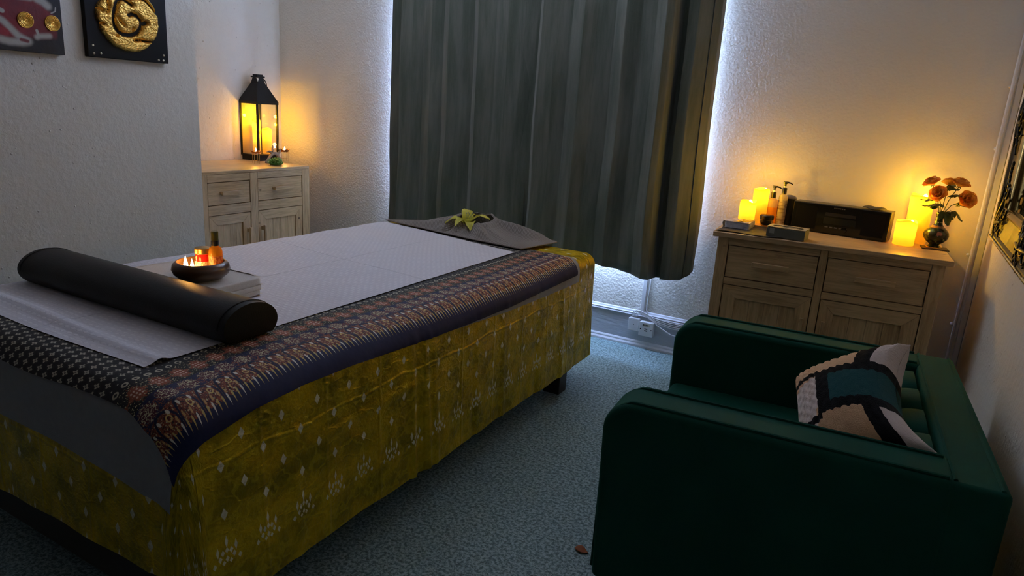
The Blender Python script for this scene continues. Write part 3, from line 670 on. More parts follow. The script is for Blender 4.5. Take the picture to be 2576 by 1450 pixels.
rose(vb + Vector((-.004, .003, .002)), VR(-.056, .142, .0), (-.5, -.3, .9), .035, 'orange rose at the upper left of the vase with open petals', [(.45, 2.8, .04, .1)])
rose(vb + Vector((0, .004, .003)), VR(.010, .145, .02), (.0, .4, .8), .030, 'small orange rose at the back, half hidden between the others', [(.75, 1.2, .045, .6)])
rose(vb + Vector((.004, .003, .001)), VR(.046, .148, -.005), (.25, -.2, 1.0), .038, 'orange rose highest in the vase, seen from its side', [(.6, -1.2, .045, .3), (.2, -.9, .05, -.9)])

# ------------------------------------------------------------------ massage bed
XL, XR, YN, YF, ZT, RR = -2.63, -1.31, .875, 3.30, .690, .055
M_frame = mat('dark_bed_frame', c=(.025, .016, .012), r=.5)
t = thing('massage_bed', 'wide massage bed on thick square legs, draped with layered cloths', 'bed', (0, 0, 0))
IN = .014
MB().box((XL + IN, YN + IN, .34), (XR - IN, YF - IN, ZT - IN)).build('mattress', mat('mattress_cover', c=(.1, .1, .1), r=.8), t, bevel=.045)
B((XL + .02, YN + .02, .105), (XR - .012, YF - .02, .3395)).build('frame_rail', M_frame, t, smooth=False, bevel=.004)
for lx in (XL + .03, XR - .10):
    for ly in (YN + .07, YF - .32): B((lx, ly, 0), (lx + .09, ly + .085, .1045)).build('leg', M_frame, t, smooth=False, bevel=.004)

def drape(s, t_, off, corner=1.0, flare=.03, disp=None):
    """point of a cloth lying on the bed: s,t_ are flat cloth coordinates; beyond the edges it rolls over and hangs"""
    r = RR + off; x0, x1 = XL - off + r, XR + off - r; y0, y1 = YN - off + r, YF + off - r
    dx = s - x1 if s > x1 else (s - x0 if s < x0 else 0); dy = t_ - y1 if t_ > y1 else (t_ - y0 if t_ < y0 else 0)
    bx = min(max(s, x0), x1); by = min(max(t_, y0), y1); z = ZT + off
    if dx == 0 and dy == 0: return Vector((s, t_, z)), 0, Vector((0, 0, 1))
    m = max(abs(dx), abs(dy)); hp = hypot(dx, dy); d = m + (hp - m) * corner
    ux, uy = dx / hp, dy / hp
    if d < r * pi / 2: h, v = r * sin(d / r), -(r - r * cos(d / r))
    else: e = d - r * pi / 2; h, v = r + flare * e, -(r + e)
    if disp: h += disp(s, t_, -v) * min(1, max(0, (-v - .3 * r) / (.6 * r)))
    return Vector((bx + ux * h, by + uy * h, z + v)), d, Vector((ux, uy, 0))
def f_gold():
    u, v = uvc()      # u = along the bed, v = distance above the hem (flat cloth)
    px, py = .128, .0635
    row = fl(v / py + .5); ru = cel(u + md(row, 2.0) * px / 2, px); rv = cel(v, py)
    dia = ab(ru) / .0105 + ab(rv) / .0175
    white = step(dia, 1.05, .85) * gt(v, .215)
    cu = cel(u, px); cvv = v - .145
    clu = None
    for (a, b, w, h) in ((-.036, -.020, 1, 1), (-.020, -.008, 1, 1), (0, -.014, 1, 1), (.020, -.008, 1, 1), (.036, -.020, 1, 1), (-.012, .006, 1, 1), (.012, .006, 1, 1), (0, .010, .9, 1), (-.026, .014, .8, 1.8), (.026, .014, .8, 1.8), (0, .034, .8, 2.0), (-.010, -.022, .9, .8), (.010, -.022, .9, .8)):
        e = ab(cu - a) / (.0062 * w) + ab(cvv - b) / (.0092 * h); clu = e if clu is None else mn(clu, e)
    white = mx(white, step(clu, 1.1, .8))
    n = noise(vec(u, v, 0), 9, 3, .6); n2 = noise(vec(u * 4, v * 4, 3.0), 30, 3, .6); th = noise(vec(u * 700, v * 60, 0), 1, 1)
    scroll = step(ab(noise(vec(u, v, 5.0), 16, 2, .5) - .5), .05, .02)
    col = mix(step(n, .3, .7), (.34, .26, .004), (.86, .56, .008)); col = mix(scroll * .35, col, (.95, .70, .03))
    col = mix(white, col, (1.0, .94, .70)); col = mix(th * .25, col, (.05, .05, .01))
    ridge = step(ab(noise(vec(u, v * 1.3, 1.0), 7, 3, .5) - .5), .035, .0)
    crease = mx(step(ab(cel(u + noise(vec(u * 0.0, v, 0), 6, 2) * .03, .232)), .010, .0), step(ab(v - .36 - noise(vec(u, 0.0, 0), 5, 2) * .06), .009, .0))
    return dict(c=col, r=.38, m=.45 * (1.0 - white), spec=.25, bump=crease * .25 + ridge * .11 + n2 * .30 + noise(vec(u * 1.0, v * 1.0, 0), 14, 3, .55) * 1.0, dist=.010)
M_goldc = mat('gold_brocade', f_gold)
SH_ = XR + .535                         # flat position of the gold cloth's right hem (side drop ends at z .13)
def gdisp(s, t_, dn):
    side = s > XR - .1
    k = min(1, max(0, (dn - .08) / .4))
    q = t_ if side else s
    c = k * (.005 * sin(7 * q + .7) + .0025 * sin(23 * q + 2.1)) + .004
    if side:
        for y0, w, a in ((1.72, .012, .012), (1.755, .010, -.008), (1.80, .012, .012), (1.845, .012, .007), (1.20, .02, .006), (2.10, .016, -.006), (2.33, .016, .007), (2.62, .018, -.006), (2.88, .02, .008), (3.05, .016, -.007)): c += a * exp(-((q - y0 - .03 * dn) / w) ** 2) * (.35 + .65 * k)
        z = dn; c += .0045 * exp(-((z - .27 - .05 * sin(2.2 * q + 1)) / .014) ** 2) * max(0, .35 + sin(5.1 * q))
    return c
def gold_pt(u, v):
    s = XL - .30 + (SH_ - XL + .30) * u
    fr = min(1, max(0, (s - XL) / (XR - XL)))
    tn = YN - (.47 - .055 * fr + .012 * sin(6 * fr + 1))
    tf = YF + .50
    t_ = tn + (tf - tn) * v
    # lift of the hem by its far end
    p, d, _ = drape(s, t_, .004, .0, .03, gdisp)
    return p, s, t_
gm = MB(); NU, NV = 230, 300
gm.grid(lambda u, v: gold_pt(u, v)[0], NU, NV, uvf=lambda u, v: (lambda q: (q[2] + .062 if q[1] > XR - .05 or True else 0, SH_ - q[1]))(gold_pt(u, v)))
# on the near end the rows of the pattern run across, so give that flap its own coordinates
uvn = []
for i in range(NU):
    for j in range(NV):
        p, s, t_ = gold_pt(i / (NU - 1), j / (NV - 1))
        if t_ < YN + .02 and (SH_ - s) > .5: uvn.append((s, t_ - (YN - .44) + .16))
        else: uvn.append((t_ + .045, SH_ - s))
gm.uv = uvn
tag(gm.build('gold_brocade_cloth', M_goldc, angle=180), 'gold brocade bed cover with pale diamonds hanging to the floor edge', 'bed cover')

M_greyc = mat('grey_blanket_cloth', lambda: dict(c=mix(noise(vec(*objc()), 50, 3), (.27, .28, .28), (.35, .355, .355)), r=.9, sheen=.1, bump=noise(vec(*objc()), 400, 2), dist=.0015))
def hemd(y):      # how far past the edge the navy hem reaches, by place along the bed
    P_ = [(.80, .150), (.99, .140), (1.06, .124), (1.16, .102), (1.30, .093), (1.5, .095), (1.65, .103), (1.87, .114), (2.12, .122), (2.43, .125), (2.9, .114), (3.1, .110)]
    for (a, b), (c, d) in zip(P_, P_[1:]):
        if y <= c: return b + (d - b) * max(0, (y - a)) / (c - a)
    return P_[-1][1]
def sar_edge(y): return XR - RR + hemd(y) - .0 + .004
def grey_pt(u, v):
    s = XL - .10 + (sar_edge(YN + 2.18 * v) - .012 + .020 * min(1, max(0, v - .35) * 2) - (XL - .10)) * u
    fr = (s - XL) / (XR - XL)
    tn = YN - (.175 + .045 * fr + .012 * sin(7 * fr))
    tf = 3.06 - .01 * sin(6 * fr)
    s2 = s + (.028 * max(0, v - .55) / .45 if u > .98 else 0)
    t_ = tn + (tf - tn) * v
    return drape(s2, t_, .009, .35, .03, lambda a, b, dn: gdisp(a, b, dn) + .001)[0]
tag(MB().grid(grey_pt, 170, 200).build('grey_under_cloth', M_greyc, angle=180), 'plain grey cloth under the patterned sarong, hanging over the near bed end', 'blanket')

def f_sarong():
    u, v = uvc()          # u along the bed (world y), v across from the navy hem, metres
    P = .0615
    cream = (.62, .55, .30); rust = (.30, .075, .028); navy = (.004, .009, .060); black = (.010, .010, .011)
    # field: small square flowers, staggered
    fx, fy = .034, .021
    colm = fl((v) / fx); a = cel(v - fx / 2, fx); b = cel(u + md(colm, 2.0) * fy / 2, fy)
    ex, ey = a / .0105, b / .0078; rr = hyp(ex, ey); ang = op('ARCTAN2', ey, ex)
    pet = .78 + .24 * op('COSINE', ang * 4.0)
    flo = step(rr - pet, .08, -.08) * step(rr, .20, .34); flo = mx(flo, step(ab(ex) + ab(ey), .16, .08))
    lat = step(ab(ab(a) / fx + ab(b) / fy - .5), .07, .03)
    base = noise(vec(u, v, 0), 300, 2)
    field = mix(lat * .35, black, (.05, .045, .040)); field = mix(flo * (.5 + base), field, (.50, .47, .36))
    # border zones
    cu = cel(u, P); vv = v * 1.0
    col = navy
    # red ground with fine motifs .095-.185
    fine = noise(vec(u * 1.0, v * .7, 0), 190, 2, .6); fine2 = noise(vec(u, v * .6, 7.0), 260, 1)
    red = mix(step(fine, .46, .54), (.16, .030, .018), rust); red = mix(step(fine2, .60, .64), red, cream); red = mix(step(fine2, .36, .33), red, (.006, .008, .03))
    ov1 = step(hyp(cel(u, P / 3) / .0030, (v - .092) / .011), 1.1, .8); red = mix(ov1, red, (.62, .36, .13)); arch = ab(hyp(cel(u, P) / .028, (v - .085) / .062) - 1.0); red = mix(step(arch, .13, .06), red, (.006, .012, .05)); red = mix(step(noise(vec(u, v, 3.0), 110, 2, .6), .56, .62) * .85, red, (.008, .008, .012))
    ov2 = step(hyp(cel(u + .012, P / 2) / .0036, (v - .128) / .009), 1.15, .85); red = mix(ov2, red, (.80, .74, .60))
    ov3 = hyp(cel(u - .010, P) / .0075, (v - .112) / .012); red = mix(step(ab(ov3 - .8), .28, .12), red, (.70, .50, .16))
    # coral trees
    tr_c = hyp(cu / .026, (v - .182) / .032) + (fine - .5) * 1.2; br = step(ab(noise(vec(u * 1.0, v * 1.0, 2.0), 120, 1.5, .4) - .5), .050, .028)
    spot = step(tr_c, 1.05, .8)
    tree = mix(spot, navy, (.10, .012, .025)); tree = mix(br * spot, tree, (.66, .60, .36))
    tree = mix(step(hyp(cel(u + P / 2, P) / .010, (v - .172) / .022), 1.05, .9) * step(fine, .5, .56), tree, rust)
    # red diamonds with pale dots
    du = cel(u + P / 2, P); dm = ab(du) / .026 + ab(v - .255) / .038 + (fine2 - .5) * 1.6 + .16 * op('COSINE', op('ARCTAN2', du, v - .255) * 6.0)
    dots = step(hyp(cel(du, .009) / .0030, cel(v - .255, .012) / .0038), 1.1, .8) * lt(hyp(du / .016, (v - .255) / .020), 1.0)
    dia = mix(step(dm, 1.1, .9), black, rust); dia = mix(dots, dia, (.72, .50, .38)); dia = mix(step(fine2, .60, .65) * gt(dm, 1.0), dia, cream)
    # narrow black strip with flowers
    sf = hyp(cel(u, .031) / .0095, (v - .312) / .0085); strip = mix(step(ab(sf - .75), .35, .18), black, (.52, .48, .34))
    c1 = mix(gt(v, .100), navy, red)
    ti = fl(u / (P / 4.0)); tu = cel(u - P / 8, P / 4); tv = v - .044
    prof = mn(tv / .026, 1.0) * .0028 * sq(mx(1.0 - mx(tv - .026, 0.0) * mx(tv - .026, 0.0) / .00012, 0.0))
    spike = lt(ab(tu), prof) * gt(tv, 0.0) * lt(v, .084)
    c1 = mix(gt(v, .070 + .004 * sn(u * 400.0)), navy, red)
    c1 = mix(spike, c1, mix(lt(md(ti, 3.0), .5), (.58, .42, .13), (.74, .70, .58)))
    c1 = mix(step(v, .146, .152), c1, tree); c1 = mix(step(v, .214, .220), c1, dia); c1 = mix(step(v, .298, .302), c1, strip)
    c1 = mix(gt(v, .330), c1, field)
    return dict(c=c1, r=.72, bump=noise(vec(u, v, 0), 12, 3), dist=.006)
M_sar = mat('sarong_print', f_sarong)
def sar_pt(u, v, uv=False):
    tn0 = YN - .028
    t0 = tn0 + (3.03 - tn0) * v
    s1 = sar_edge(t0); s = XL - .07 + (s1 - XL + .07) * u
    fr = max(0, (s - (XR - .16)) / .2); tn = tn0 - .075 * min(1.2, fr) ** 1.5 - .006 * sin(9 * s)
    tf = 3.03 + .10 * (1 - u) - .02 * max(0, (u - .9) / .1)
    t_ = tn + (tf - tn) * v
    if uv: return (t_, s1 - s)
    return drape(s, t_, .014, .8, .03, lambda a, b, dn: gdisp(a, b, dn) + .005)[0]
tag(MB().grid(lambda u, v: sar_pt(u, v), 170, 260, uvf=lambda u, v: sar_pt(u, v, True)).build('patterned_sarong', M_sar, angle=180), 'dark floral sarong with rust and navy border spread under the white sheet', 'sarong')
tg = MB()
for y in (.995, 1.61, 2.28): tg.box((XR + .015, y, sar_pt(1, (y - YN) / 2.2)[2] - .004), (XR + .0175, y + .022, sar_pt(1, (y - YN) / 2.2)[2] + .004))
def f_sheet():
    u, v = uvc(); px, py = .030, .020
    row = fl(v / py + .5); a = cel(u + md(row, 2.0) * px / 2, px); b = cel(v, py)
    d = hyp(a / .010, b / .0042); spot = step(d, 1.15, .75)
    n = noise(vec(u, v, 0), 7, 3); fold = mx(step(ab(v - 1.32), .006, .0), mx(step(ab(v - 2.28), .005, .0), step(ab(u - .52), .004, .0)))
    return dict(c=mix(spot, (.74, .73, .77), (.84, .83, .86)), r=.55, bump=spot * .10 + n * 1.6 + fold * .7 + noise(vec(u * 3.0, v * 30, 0), 2, 3) * .4, dist=.004)
M_sheet = mat('white_spotted_sheet', f_sheet)
def sheet_pt(u, v):
    xr = -1.572 - .02 * v; xl = -2.588 + .02 * v
    x = xl + (xr - xl) * u; y0 = .972 + .006 * sin(7 * x); y1 = 3.11 - .19 * u
    cr = .05; y = y0 + (y1 - y0) * v
    z = ZT + .0175 + .0015 * sin(19 * y + 3 * x) * sin(8 * x) + (.010 * exp(-((y - 1.045 + .02 * sin(3 * x)) / .022) ** 2))
    return (x, y, z)
tag(MB().grid(sheet_pt, 120, 260, uvf=lambda u, v: (u * 1.0, v * 2.14)).build('disposable_sheet', M_sheet, angle=180), 'white spotted disposable sheet laid flat along the middle of the bed', 'sheet')

# bolster
ZB = ZT + .0205
t = thing('bolster_pillow', 'long black round bolster lying across the near end of the bed', 'bolster', (-2.058, 1.282, ZB + .001), .01)
M_vinyl = mat('black_vinyl', lambda: dict(c=(.005, .0055, .004), r=.5, spec=.3, bump=noise(vec(*objc()), 260, 2), dist=.0006))
BL, BW_, BHt = .528, .098, .104
def bol(u, v):
    # half round section, flat underneath; ends tucked in
    a = 2 * pi * u; e = abs(2 * v - 1); k = 1.0 if e < .93 else (1 - ((e - .93) / .07) ** 2.4) ** .5 if e < 1 else 0
    c, s_ = cos(a), sin(a); Y = BW_ * c * (1 if s_ >= 0 else abs(c) ** -.12 if abs(c) > .3 else 1.0); Z = BHt * .38 + (BHt * .62 * s_ if s_ >= 0 else BHt * .37 * max(-1, s_ * 1.6))
    kk = .72 + .28 * k if k > 0 else 0
    ex = BL * .93 * (2 * v - 1) / .93 if e < .93 else (1 if v > .5 else -1) * BL * (.93 + .07 * sin(pi / 2 * (e - .93) / .07))
    return (ex, Y * kk, BHt * .42 + (Z - BHt * .42) * kk)
MB().grid(bol, 56, 60, wu=True).build('cover', M_vinyl, t, angle=60)
for sx in (-1, 1):
    MB().tube([(sx * BL * .935, (BW_ + .0005) * cos(i * pi / 24), BHt * .38 + (BHt * .62 + .0005) * sin(i * pi / 24)) for i in range(25)], .0018, 6).build('piping', M_vinyl, t)

# folded towel
M_towel = mat('cream_terry', lambda: dict(c=mix(noise(vec(*objc()), 200, 2), (.74, .69, .60), (.88, .83, .74)), r=.95, sheen=.3, bump=noise(vec(*objc()), 420, 3, .7), dist=.0016))
TA = .06
t = thing('folded_towel', 'folded cream terry towel between the bolster and the wooden bowl', 'towel', (-2.07, 1.503, ZB), 0)
TW, TD = .212, .116
def slab(z0, z1, ins, name, rr_=.012, sag=.0):
    h = (z1 - z0) / 2
    def f(u, v):
        a = 2 * pi * u; c, s_ = cos(a), sin(a); e = .22
        X = (TW - ins) * (abs(c) ** e) * (1 if c > 0 else -1); Y = (TD - ins) * (abs(s_) ** e) * (1 if s_ > 0 else -1)
        b = pi * v - pi / 2; k = (abs(cos(b)) ** .35)
        edge = 1 - (1 - k) * .06
        return (X * edge if v not in (0, 1) else X * .93, Y * edge if v not in (0, 1) else Y * .93, (z0 + z1) / 2 + h * (abs(sin(b)) ** .5) * (1 if sin(b) > 0 else -1) + .002 * sin(6 * a) )
    m = MB(); m.grid(f, 72, 12, wu=True)
    for zz, w_ in ((z0, -1), (z1, 1)): m.grid(lambda u, v: (TW * .955 * (2 * u - 1), TD * .955 * (2 * v - 1), zz - w_ * .0015 + .0015 * sin(9 * u + 5 * v)), 10, 10)
    return m.build(name, M_towel, t, angle=80)
slab(.001, .020, .004, 'bottom_fold'); slab(.019, .036, .0, 'middle_fold'); slab(.035, .062, .002, 'top_fold')
ZTW = ZB + .0635
# bowl with bottles and two tealights
M_bowlw = mat('dark_wood_bowl', lambda: dict(c=mix(noise(vec(objc()[0] * 3, objc()[1] * 3, objc()[2] * 30), 4, 3), (.055, .024, .008), (.17, .075, .020)), r=.3, coat=.3))
BC = (-1.988, 1.462)
t = thing('wooden_bowl', 'round dark wooden bowl holding lit tealights, jar and oil bottle', 'bowl', (BC[0], BC[1], ZTW))
MB().lathe([(0, .0), (.050, .0), (.070, .006), (.086, .020), (.0915, .034), (.088, .050), (.078, .060), (.074, .060), (.079, .048), (.080, .034), (.074, .018), (.05, .010), (0, .009)], 56).build('bowl_body', M_bowlw, t, angle=60)
def in_bowl(dx, dy): return (BC[0] + dx, BC[1] + dy, ZTW + .0105)
for (dx, dy), lab in (((-.040, -.028), 'burning tealight on the left side of the wooden bowl'), ((.010, -.040), 'burning tealight in front of the red jar in the wooden bowl')):
    c = thing('tealight', lab, 'tealight', in_bowl(dx, dy), 0, 'tealights in the wooden bowl')
    MB().lathe([(0, 0), (.016, 0), (.0165, .014), (.0155, .014), (.0152, .011), (0, .011)], 24).build('cup', MATS['tin'], c)
    MB().lathe([(0, .011), (.005, .015), (.0085, .026), (.006, .042), (.002, .058), (0, .066)], 16).build('flame', M_flame, c)
    l = lamp('tealight_light', 'POINT', (0, 0, .062), .35, FLAME, .012); l.parent = c
t = thing('red_jar', 'small jar of red scrub with gold lid standing in the wooden bowl', 'jar', in_bowl(-.012, .018))
MB().lathe([(0, 0), (.024, 0), (.0255, .003), (.0255, .062), (.022, .068), (.0215, .071)], 32).build('glass', mat('red_scrub', c=(.55, .03, .015), r=.12, transl=(.5, (.9, .06, .02))), t)
MB().lathe([(.0258, .008), (.0262, .009), (.0262, .046), (.0258, .047)], 32).build('label', mat('yellow_label', lambda: dict(c=mix(step(noise(vec(objc()[0] * 2, objc()[1] * 2, objc()[2]), 120, 2), .50, .56), (.85, .66, .28), (.45, .16, .05)), r=.5, transl=(.3, (.9, .6, .2)))), t)
lid = MB(); lid.lathe([(0, .071), (.0245, .071), (.026, .073), (.025, .076), (.026, .079), (.025, .082), (.026, .085), (.0255, .090), (.022, .092), (0, .092)], 36); lid.build('lid', mat('lid_gold', c=(.45, .28, .08), r=.3, m=.9), t)
t = thing('oil_bottle', 'small bottle of golden oil with black spray cap in the wooden bowl', 'bottle', in_bowl(.024, .040))
MB().lathe([(0, 0), (.020, 0), (.022, .004), (.022, .080), (.019, .092), (.0125, .098), (.011, .102), (0, .102)], 28).build('bottle', mat('golden_oil', c=(.85, .42, .04), r=.08, transl=(.7, (1.0, .58, .06))), t)
MB().lathe([(.0222, .012), (.0226, .013), (.0226, .066), (.0222, .067)], 28).build('label', mat('oil_label', lambda: dict(c=mix(step(noise(vec(objc()[0] * 2, objc()[1] * 2, objc()[2]), 90, 2), .47, .55), (.90, .55, .16), (.50, .16, .03)), r=.4, transl=(.4, (1.0, .55, .12)))), t)
MB().lathe([(0, .101), (.0125, .101), (.0125, .118), (0, .118)], 24).build('collar', M_blackp, t)
MB().lathe([(0, .1185), (.0115, .1185), (.0115, .146), (.010, .149), (0, .149)], 24).build('spray_cap', mat('smoky_cap', c=(.10, .10, .035), r=.15, transl=(.3, (.4, .4, .1))), t)

# face towel over the head rest, with its hole, and the lily
M_ftowel = mat('grey_brown_waffle', lambda: (lambda u, v: dict(c=mix(step(sn(u * 700.0) * sn(v * 700.0), -.2, .5), (.16, .14, .115), (.36, .32, .29)), r=.95, sheen=.2, bump=sn(u * 700.0) * sn(v * 700.0), dist=.0010))(*uvc()))
HC = (-2.03, 3.23)
def ft_pt(u, v):
    a = 2 * pi * u
    cornr = [(-1.545, 3.30), (-1.80, 3.43), (-2.20, 3.42), (-2.42, 3.28), (-2.585, 3.125), (-1.93, 3.015), (-1.595, 2.985)]
    c, s_ = cos(a), sin(a)
    best = 9
    for (xa, ya), (xb, yb) in zip(cornr, cornr[1:] + cornr[:1]):
        ax, ay, bx_, by_ = xa - HC[0], ya - HC[1], xb - HC[0], yb - HC[1]
        den = c * (by_ - ay) - s_ * (bx_ - ax)
        if abs(den) < 1e-9: continue
        R = (ax * (by_ - ay) - ay * (bx_ - ax)) / den; k = (ax * s_ - ay * c) / den
        if R > 0 and -1e-6 <= k <= 1 + 1e-6: best = min(best, R)
    r0 = (.110 * .092) / hypot(.092 * c, .110 * s_)
    r = r0 + (best - r0) * v
    x, y = HC[0] + r * c, HC[1] + r * s_
    rim = .048 + .042 * (1 + s_) / 2 + .006 * (c > 0) * c
    hgt = rim * (1 - v) ** (1.5 - .28 * abs(c)) + .006 * sin(pi * min(1, v * 6))
    env = v * (1 - v) * 4
    fold = env * (.018 * sin(7 * a + 1.0) + .009 * sin(13 * a + .4) + .003 * sin(21 * a))
    z = ZT + .0225 + hgt + (fold if hgt > .014 else fold * max(0, hgt) / .014)
    if v == 0: z -= .004
    if y > YF + .02: z -= (y - YF - .02) * 1.1; y = YF + .02 + (y - YF - .02) * .5
    return (x, y, z)
t = thing('face_towel', 'grey brown waffle towel draped over the far head rest with face hole', 'towel')
MB().grid(ft_pt, 220, 60, uvf=lambda u, v: (ft_pt(u, v)[0], ft_pt(u, v)[1]), wu=True).build('cloth', M_ftowel, t, angle=180, solid=.003)
hem = [Vector(ft_pt(i / 160, 1.0)) + Vector((0, 0, .001)) for i in range(161)]
MB().tube(hem, .0035, 6, caps=False).build('hem', mat('towel_hem', c=(.26, .225, .19), r=.9), t)
tag(MB().lathe([(0, .0), (.09, .0), (.105, .015), (.10, .045), (.085, .048), (.080, .03), (.075, .012), (0, .010)], 32, T(HC[0], HC[1], ZT + .0185) @ Matrix.Diagonal((1.0, .85, .9, 1))).build('face_cradle', M_vinyl), 'black padded face ring hidden under the grey brown towel', 'face cradle')
t = thing('lily_flower', 'pale yellow artificial lily lying in the hole of the grey brown towel', 'flower', (HC[0] - .015, HC[1] - .045, ZT + .050), .1)
def f_lily():
    u, v = uvc(); return dict(c=mix(v, (.62, .66, .10), (.92, .84, .14)), r=.5, bump=noise(vec(u * 5, v, 0), 5, 2), dist=.003, transl=(.3, (.7, .65, .1)))
M_lily = mat('lily_petal', f_lily)
for k, (az, tilt, L) in enumerate(((-2.75, .25, .125), (-1.75, .35, .110), (-.95, .20, .100), (.15, .55, .135), (1.35, .95, .09), (2.45, 1.0, .115))):
    pm = MB(); Mp = RZ(az) @ RY(-tilt)
    pm.grid(lambda u, v, L=L: (L * v, (u - .5) * 2 * .036 * sin(pi * (.08 + .86 * v)) , .022 * sin(pi * v * .95) - .030 * max(0, v - .72) * 3.2 + .010 * (2 * u - 1) ** 2 + .003 * sin(16 * v) * (2 * u - 1)), 9, 16, Mp)
    pm.build('petal', M_lily, t)
sm = MB()
for k in range(5):
    a = k * 1.26; sm.tube([(0, 0, .005), (.010 * cos(a), .010 * sin(a), .05), (.018 * cos(a) + .01, .018 * sin(a), .075)], .0009, 5); sm.blob((.018 * cos(a) + .01, .018 * sin(a), .076), (.003, .003, .005), 6, 5)
sm.build('stamens', mat('stamen', c=(.45, .5, .35), r=.6), t)

# ------------------------------------------------------------------ armchair
CHA = .0698; CC = (-.164, 2.166)
t = thing('velvet_armchair', 'deep green velvet tub armchair with piped arms and channel tufted back', 'armchair', (CC[0], CC[1], 0), CHA)
def f_velvet():
    x, y, z = objc(); n = noise(vec(x, y, z), 7, 3)
    return dict(c=mix(n, (.002, .055, .036), (.003, .080, .052)), r=.75, spec=.15, sheen=.25, sr=.30, st=(.02, .42, .26), bump=noise(vec(x, y, z), 600, 2), dist=.0006)
M_velvet = mat('green_velvet', f_velvet)
HXc, HYc, ZA = .46, .505, .660
def rbox(lo, hi, r, e=5):
    """box with large rounded edges (arc in steps)"""
    m = B(lo, hi); return m
def arm_profile(th, z0, z1, x0, x1, y0):
    # rounded front-top corner in the xz outline, soft top edges in the y section
    out = []; R = .085
    for i in range(9): a = pi - i * pi / 16; out.append((x0 + R + R * cos(a), z1 - R + R * sin(a)))
    out += [(x1, z1), (x1, z0), (x0 + .012, z0)]
    return out
for sy, nm in ((-1, 'near'), (1, 'far')):
    y0, y1 = (-HYc, -HYc + .150) if sy < 0 else (HYc - .150, HYc)
    pts = arm_profile(.15, .11, ZA, -HXc, HXc - .10, 0)
    n = len(pts); m_ = MB()
    m_.add([(x, y0, z) for x, z in pts] + [(x, y1, z) for x, z in pts], [tuple(range(n)), tuple(range(2 * n - 1, n - 1, -1))] + [(i, n + i, n + (i + 1) % n, (i + 1) % n) for i in range(n)])
    arm = m_.build('arm', M_velvet, t, bevel=.018, angle=30); arm.modifiers['bevel'].segments = 4
    for yy in (y0 + .004, y1 - .004):
        off = -.006 if yy < (y0 + y1) / 2 else .006
        path = [(x - .002 if i < 9 else x, yy + 0 * off, z + (.0015 if i >= 4 else 0)) for i, (x, z) in enumerate(pts[:10])]
        path = [(-HXc + .004, yy, .14)] + path[:-1] + [(HXc - .125, path[-1][1], path[-1][2])]
        path2 = [Vector((p[0] + (.010 if k > 0 and p[2] < ZA - .002 else .004), p[1] + (.014 if yy < (y0 + y1) / 2 else -.014), p[2] - (.001 if p[2] < ZA - .002 else -.0005))) for k, p in enumerate(path)]
        MB().tube(path2, .0048, 6).build('piping', M_velvet, arm)
# back: flat capped top, tufted channels on the inner face
bk = MB(); bk.box((HXc - .120, -HYc + .001, .11), (HXc, HYc - .001, ZA)); b_ = bk.build('backrest', M_velvet, t, bevel=.014, angle=30); b_.modifiers['bevel'].segments = 4
for xx in (HXc - .108, HXc - .018):
    MB().tube([(xx, -HYc + .015, ZA + .0005), (xx, HYc - .015, ZA + .0005)], .0048, 6).build('piping', M_velvet, b_)
nch = 4; yw = (2 * HYc - .30 - .004) / nch
for k in range(nch):
    yc = -HYc + .152 + yw * (k + .5)
    def ch(u, v, yc=yc):
        a = pi * u; w_ = sin(a) ** .5
        ztop = ZA - .058 + .050 * w_
        if v < .6: zz, dp = .40 + (ztop - .05 - .40) * v / .6, 1.0
        else:
            b = (v - .6) / .4 * pi / 2; zz, dp = ztop - .05 + .05 * sin(b), cos(b)
        return (HXc - .119 - (.015 + .105 * w_) * (.12 + .88 * dp), yc - yw / 2 * cos(a), zz)
    MB().grid(ch, 24, 26).build('back_channel', M_velvet, t, angle=60)
sc = MB(); sc.box((-HXc + .015, -HYc + .153, .30), (HXc - .245, HYc - .153, .425)); q = sc.build('seat_cushion', M_velvet, t, bevel=.03, angle=30); q.modifiers['bevel'].segments = 4
B((-HXc + .02, -HYc + .151, .11), (HXc - .121, HYc - .151, .298)).build('seat_base', M_velvet, t, bevel=.008)
for lx in (-HXc + .06, HXc - .08):
    for ly in (-HYc + .07, HYc - .07): MB().lathe([(0, 0), (.014, 0), (.022, .1095), (0, .1095)], 16, T(lx, ly, 0)).build('leg', mat('dark_leg', c=(.03, .02, .012), r=.4), t)

# pillow: patchwork chenille
def f_pil2():
    u, v = uvc()      # u: 0 at the seat edge .. 1 at the back edge; v: 0 near .. 1 far
    n = noise(vec(u, v, 0), 22, 2) - .5; uu = u + n * .03; vv = v + n * .03
    tan = (.88, .56, .32); cream = (.92, .78, .70); blk = (.005, .006, .007); grn = (.02, .11, .115)
    rib = ab(sn(u * 40.84)); kn = sn(u * 70.0) * sn(v * 85.0)
    col = mix(gt(uu, .70), cream, cream)
    col = mix(gt(vv, .66) * lt(uu, .76), col, tan)              # far tan wedge
    col = mix(lt(vv, .34) * gt(uu, .30) * lt(uu, .76), col, tan)  # near tan wedge
    frame = lt(ab(vv - .49), .215) * gt(uu, .33)
    edge = lt(uu, .50) * gt(uu, .33) * lt(ab(vv - .49), .215)
    col = mix(frame, col, blk); col = mix(lt(ab(vv - .49), .135) * gt(uu, .46), col, grn)
    col = mix(lt(ab(vv - .70 - (.33 - uu) * .1), .028) * lt(uu, .36), col, blk); col = mix(lt(ab(vv - .26 + (.33 - uu) * .1), .028) * lt(uu, .36), col, blk)
    col = mix(lt(ab(uu - .79), .065) * gt(ab(vv - .49), .13), col, blk)
    rel = op('MULTIPLY', rib, .5) + .25
    return dict(c=col, r=.95, spec=.1, sheen=.08, bump=mix(gt(uu, .33), kn * .6, rib) + noise(vec(u, v, 0), 110, 3, .7) * .9, dist=.005)
